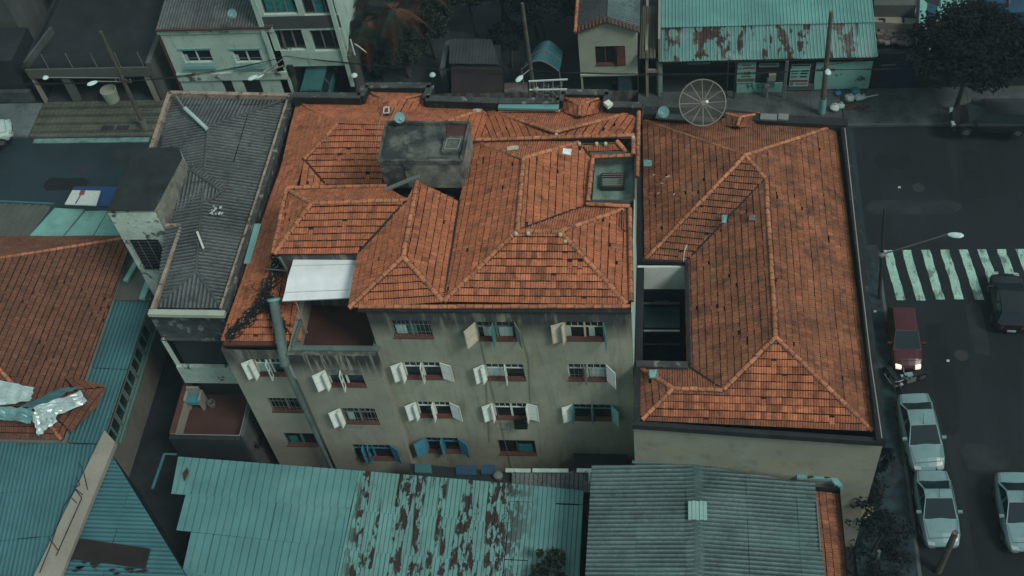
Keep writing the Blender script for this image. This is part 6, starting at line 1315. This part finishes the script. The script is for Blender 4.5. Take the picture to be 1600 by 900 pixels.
    mb = MB(); mb.tube(T(0, C_ + .02 if style == 'sedan' else B_, h), T(0, C_ - .35 if style == 'sedan' else B_ - .3, h + .3), .01, 5); part('aerial', mb, MATS['plastic_black'], rt)
    return rt
def between(a, b, z=.75): p, q = P(*a, z), P(*b, z); return (V(((p.x + q.x) / 2, (p.y + q.y) / 2, 0)), q - p, (q - p).length)
G1 = 'silver sedans parked along the right-hand street'
c, d, Lc = between((1427, 619), (1452, 729)); car('parked_car', 'silver sedan parked behind the motorcycles, nose toward the lower silver sedan', 'car', c, d, L=min(4.5, Lc + .2), group=G1)
c, d, Lc = between((1455, 741), (1474, 846)); car('parked_car', 'silver sedan lowest in the kerbside row with a wooden pole over its hood', 'car', c, d, L=min(4.5, Lc + .3), group=G1)
c, d, Lc = between((1582, 742), (1606, 855)); car('parked_car', 'silver sedan cut by the right edge of the photo across the road', 'car', c, d, L=Lc + .2, group=G1, W=1.72)
c, d, Lc = between((1408, 484), (1420, 572)); car('red_hatchback', 'dark red hatchback with its headlights on below the crosswalk', 'car', c, d, L=Lc + .05, W=1.52, paint='car_red', style='hatch', lights=True)
c, d, Lc = between((1582, 508), (1572, 428)); dk = car('dark_hatchback', 'dark small car with a teal rear window driving over the crosswalk', 'car', c, d, L=Lc + .3, W=1.65, paint='car_dark', style='hatch')
c, d, Lc = between((1478, 192), (1598, 190)); car('black_car', 'black car parked under the big tree at the upper right', 'car', P(1545, 196, .6), V((-1, .04, 0)), L=4.3, W=1.75, paint='car_dark', style='hatch', h=1.5)
car('white_car', 'white car cut by the left edge of the photo on the left street', 'car', P(-26, 224, .6), V((1, .45, 0)), L=4.0, paint='car_white', style='hatch')
car('teal_van', 'teal van parked nose-in under the white apartments', 'van', P(503, 143, .6), V((0, 1, 0)), L=4.2, W=1.8, paint='car_teal', style='hatch', h=1.75)
mb = MB(); cc = P(1571, 499, .8); mb.lathe(cc, [(0, .03), (.09, .02), (.1, 0)], 10, (0, -1, .6)); solo('brake_lamp', mb, MATS['tail_on'], 'glowing red brake lamp at the tail of the dark small car', 'lamp')
def moto(c, heading, label, paint):
    c = V(c); f = V((heading[0], heading[1], 0)).normalized(); s = V((f.y, -f.x, 0)); rt = thing('motorcycle', label, 'motorcycle', c, group='motorcycles parked behind the red hatchback'); T = lambda x, y, z: c + s * x + f * y + V((0, 0, z))
    for y in (-.62, .62): mb = MB(); mb.tube(T(-.05, y, .3), T(.05, y, .3), .3, 16); w_ = part('wheel', mb, MATS['tyre'], rt); mb = MB(); mb.tube(T(-.055, y, .3), T(.055, y, .3), .17, 10); part('rim', mb, MATS['chrome'], w_)
    mb = MB(); mb.hexa([T(x, y, z) for z, sc_ in ((.65, .8), (.88, 1)) for x, y in ((-.1 * sc_, .0), (.1 * sc_, .0), (.14 * sc_, .38), (-.14 * sc_, .38))]); part('tank', mb, MATS[paint], rt)
    mb = MB(); mb.hexa([T(x, y, z) for z in (.68, .8) for x, y in ((-.1, -.62), (.1, -.62), (.14, .0), (-.14, .0))]); part('seat', mb, MATS['plastic_black'], rt)
    mb = MB(); mb.hexa([T(x, y, z) for z in (.25, .6) for x, y in ((-.12, -.2), (.12, -.2), (.12, .25), (-.12, .25))]); part('engine', mb, MATS['iron_grey'], rt)
    mb = MB(); mb.path([T(-.36, .3, 1.0), T(-.12, .42, 1.02), T(.12, .42, 1.02), T(.36, .3, 1.0)], .02, 6); mb.tube(T(0, .42, 1.0), T(0, .62, .3), .035, 6); part('handlebar', mb, MATS['chrome'], rt)
    mb = MB(); mb.tube(T(0, .5, .9), T(0, .6, .88), .09, 10); part('headlight', mb, MATS['light_lens'], rt)
    mb = MB(); mb.tube(T(.14, -.6, .3), T(.14, .1, .32), .04, 8); part('exhaust', mb, MATS['chrome'], rt)
    for sx in (-.3, .3): mb = MB(); mb.bar(T(sx, .38, 1.12), T(sx * 1.3, .36, 1.14), .08, .06); part('mirror', mb, MATS['plastic_black'], rt)
moto(P(1424, 590, .5) * 1, (-.85, -.3), 'motorcycle with a pale teal tank nearest the red hatchback', 'car_silver')
moto(P(1397, 594, .5), (.4, -.9), 'dark motorcycle closer to the kerb', 'plastic_black')
for o in bpy.data.objects:
    if o.get('category') == 'motorcycle': o.location.z = 0
for x, y, lb in ((1481, 564, 'white scrap lying alone on the open asphalt'), (1405, 293, 'pale scrap on the intersection asphalt'), (1367, 487, 'pale scrap on the dark pavement by the corner building')):
    c = P(x, y, .02 if x != 1367 else .14); mb = MB(); mb.hexa([c + V((a, b, z)) for z in (0, .03) for a, b in ((-.07, -.05), (.06, -.06), (.08, .05), (-.05, .07))]); solo('litter', mb, MATS['board_white'], lb, 'litter', group='litter on the road')
# ================================================================ trees and plants
def clump(mb, c, r, n, leaf=.16, flat=.75):
    for _ in range(n):
        d = V((rnd.gauss(0, 1), rnd.gauss(0, 1), rnd.gauss(0, 1))).normalized() * r * rnd.uniform(.45, 1.05); d.z *= flat
        p = c + d; a = V((rnd.gauss(0, 1), rnd.gauss(0, 1), rnd.gauss(0, .5))).normalized() * leaf * rnd.uniform(.6, 1.4); b = a.cross(V((rnd.gauss(0, 1), rnd.gauss(0, 1), rnd.gauss(0, 1)))).normalized() * leaf * .5
        mb.poly([p - a, p - b, p + a, p + b])
def tree(name, label, base, h, r, n_cl, n_lf, mat, leaf=.2, trunk_r=.16, group=None, cat='tree'):
    base = V(base); rt = thing(name, label, cat, base, group=group); mb = MB(); top = base + V((rnd.uniform(-.3, .3), rnd.uniform(-.3, .3), h * .62)); mb.tube(base, base.lerp(top, .5), trunk_r, 9, trunk_r * .8); mb.tube(base.lerp(top, .5), top, trunk_r * .8, 9, trunk_r * .55)
    part('trunk', mb, MATS['bark'], rt); cr = MB(); lm = MB()
    for i in range(n_cl):
        t = rnd.uniform(0, 2 * math.pi); rr = r * math.sqrt(rnd.random()) * .85; z = h * .68 + h * .32 * (1 - (rr / r) ** 2) * rnd.uniform(.2, 1.1) - rnd.random() * .3
        c = V((base.x + math.cos(t) * rr, base.y + math.sin(t) * rr, base.z + z)); cr.cur = rnd.random(); clump(cr, c, r * rnd.uniform(.16, .3), n_lf, leaf)
        if i % 3 == 0: lm.tube(top + V((0, 0, -h * .12)), c, trunk_r * .35, 5, .02)
    part('limbs', lm, MATS['bark'], rt); part('crown', cr, mat, rt, kind='stuff'); return rt
tree('street_tree', 'big dark leafy tree shading the pavement at the upper right', P(1492, 174, .14), 6.6, 3.3, 130, 170, MATS['leaf_dark'], .13, .15)
yard = [((905 - 50, 60), 5.5, 2.4, 'dark yard tree behind the curved teal awning'), ((790, 20), 6.5, 2.6, 'dark yard tree behind the carport'), ((700, 10), 6.0, 2.4, 'dark yard tree behind the ribbed shed'), ((880, 0), 7, 2.4, 'dark yard tree left of the cream house gable'),
        ((560, -40), 5.5, 1.6, 'dark yard tree between the white apartments and the palms at the top edge'), ((745, 35), 5.0, 2.0, 'dark yard tree just above the ribbed shed roof'), ((840, 40), 5.2, 2.0, 'dark yard tree between the bare centre pole and the curved awning'), ((680, 70), 4.4, 1.8, 'dark yard tree left of the ribbed shed'), ((600, 105), 2.6, 1.2, 'low dark tree by the wall of the white apartments'),
        ((640, 100), 3.0, 1.5, 'low dark tree between the palms and the carport'), ((800, 85), 3.6, 1.3, 'small dark tree right of the ribbed shed roof')]
for (x, y), h, r, lb in yard: tree('yard_tree', lb, P(x, y + 20, 0), h, r, 48, 130, MATS['leaf_dark'] if (x + y) % 2 else MATS['leaf_mid'], .11, .12, group='dark trees in the yards across the street')
def palm(base, h, label, nf=16, fl=1.9):
    base = V(base); rt = thing('palm_tree', label, 'palm tree', base, group='palms beside the white apartments'); mb = MB(); p = base; top = base + V((rnd.uniform(-.3, .3), rnd.uniform(-.3, .3), h)); n = 9
    for i in range(n): a = base.lerp(top, i / n); b = base.lerp(top, (i + 1) / n); mb.tube(a, b, .13, 9, .15)
    part('trunk', mb, MATS['bark'], rt)
    for i in range(nf):
        t = 2 * math.pi * i / nf + rnd.uniform(-.2, .2); up = rnd.uniform(-.1, .8); dry = i % 3 == 0; mb = MB(); d = V((math.cos(t), math.sin(t), 0)); s_ = V((-d.y, d.x, 0)); m_ = 11; pts = []
        for j in range(m_ + 1):
            q_ = j / m_; pts.append(top + d * fl * q_ + V((0, 0, up * q_ * fl * .6 - (1.1 if not dry else 2.2) * q_ * q_ * fl * .55)))
        mb.path(pts, .015, 3)
        for j in range(1, m_):
            for q_ in range(3):
                c = pts[j].lerp(pts[j + 1], q_ / 3); w_ = .5 * math.sin(math.pi * min(1, (j + q_ / 3) / m_ + .08)) + .08
                for sx in (-1, 1):
                    e = c + s_ * sx * w_ + d * .22 + V((0, 0, -w_ * .4)); mb.poly([c, c + d * .05, e + d * .01, e])
        part('frond', mb, MATS['leaf_dry'] if dry else MATS['leaf_mid' if i % 2 else 'leaf_dark'], rt)
for x, y, h, lb in ((588, 66, 4.2, 'palm nearest the white apartments with dry orange fronds'), (640, 60, 5.0, 'palm in the middle of the dark yard with dry fronds'), (665, 30, 5.6, 'palm furthest right in the group beside the dark yard'), (612, 20, 4.8, 'palm at the top edge behind the others')): palm(P(x, y + 52, 0), h, lb)
tree('garden_bush', 'dark bush overhanging the bottom edge of the rusty shed roof', P(866, 915, 2.2), 2.6, .95, 26, 60, MATS['leaf_mid'], .1, .06, cat='bush')
tree('street_sapling', 'thin street sapling with a bare trunk on the pavement at the lower right', P(1362, 862, .14), 3.4, .75, 12, 26, MATS['leaf_dark'], .09, .06, cat='sapling')
mb = MB(); b_ = P(1369, 875, .14); mb.tube(b_, b_ + V((.0, 0, .9)), .12, 8, .08); solo('tree_guard', mb, MATS['paving_light'], 'pale collar round the foot of the street sapling', 'tree guard')
mb = MB()
for i in range(26): clump(mb, P(rnd.uniform(1346, 1364), rnd.uniform(782, 808), 3.4), .12, 3, .06)
solo('dry_flowers', mb, MATS['flower_pale'], 'cluster of pale dry flowers above the street sapling', 'flowers', kind=None)
mb = MB()
for i in range(46): clump(mb, P(1352 + rnd.gauss(0, 10), 772 + rnd.gauss(0, 22), 3.2 + rnd.uniform(-1.5, 1.4)), .38, 45, .09)
solo('climbing_shrub', mb, MATS['leaf_dark'], 'dark ragged climbing shrub masking the lower right corner of the corner building wall', 'shrub')
tree('wall_creeper', 'dark creeper bush at the foot of the corner building', P(1352, 770, .14), 4.6, .8, 22, 60, MATS['leaf_dark'], .1, .07, cat='bush')
mb = MB()
for i in range(40): clump(mb, P(rnd.uniform(1320, 1420), rnd.uniform(800, 905), .3 + rnd.random() * .5), .35, 30, .09)
solo('verge_plants', mb, MATS['leaf_dark'], 'dark low weeds covering the verge at the bottom right', 'weeds', kind='stuff')
mb = MB()
for i in range(16): clump(mb, P(rnd.uniform(388, 412), rnd.uniform(650, 712), 1.5 + rnd.random()), .3, 30, .09)
solo('yard_shrub', mb, MATS['leaf_dark'], 'dark shrub in the gap between the patio and the apartment wall', 'shrub')
mb = MB(); pb = P(815, 668, 0)
for i in range(14): clump(mb, PY(rnd.uniform(802, 825), rnd.uniform(657, 665), YF - .25), .12, 20, .05)
mb.box(PY(803, 665, YF - .4).x, PY(823, 665, YF - .4).x, YF - .4, YF - .2, PY(812, 668, YF - .3).z, PY(812, 663, YF - .3).z); solo('window_plants', mb, MATS['leaf_dark'], 'dark trailing plants under the third-row middle window of the apartments', 'plants')
# ================================================================ thin volume added over the whole scene to lift and cool the darkest shadows
mb = MB(); mb.box(-260, 260, -160, 320, -2.2, 53); hz = solo('haze', mb, M('haze_air', (1, 1, 1), bump=0), None, None, kind='stuff')
hm = MATS['haze_air']; nn_ = hm.node_tree; nn_.nodes.clear(); o_ = nn_.nodes.new('ShaderNodeOutputMaterial'); pv_ = nn_.nodes.new('ShaderNodeVolumePrincipled')
pv_.inputs['Color'].default_value = (.58, .84, .90, 1); pv_.inputs['Density'].default_value = .00042; nn_.links.new(pv_.outputs[0], o_.inputs['Volume'])
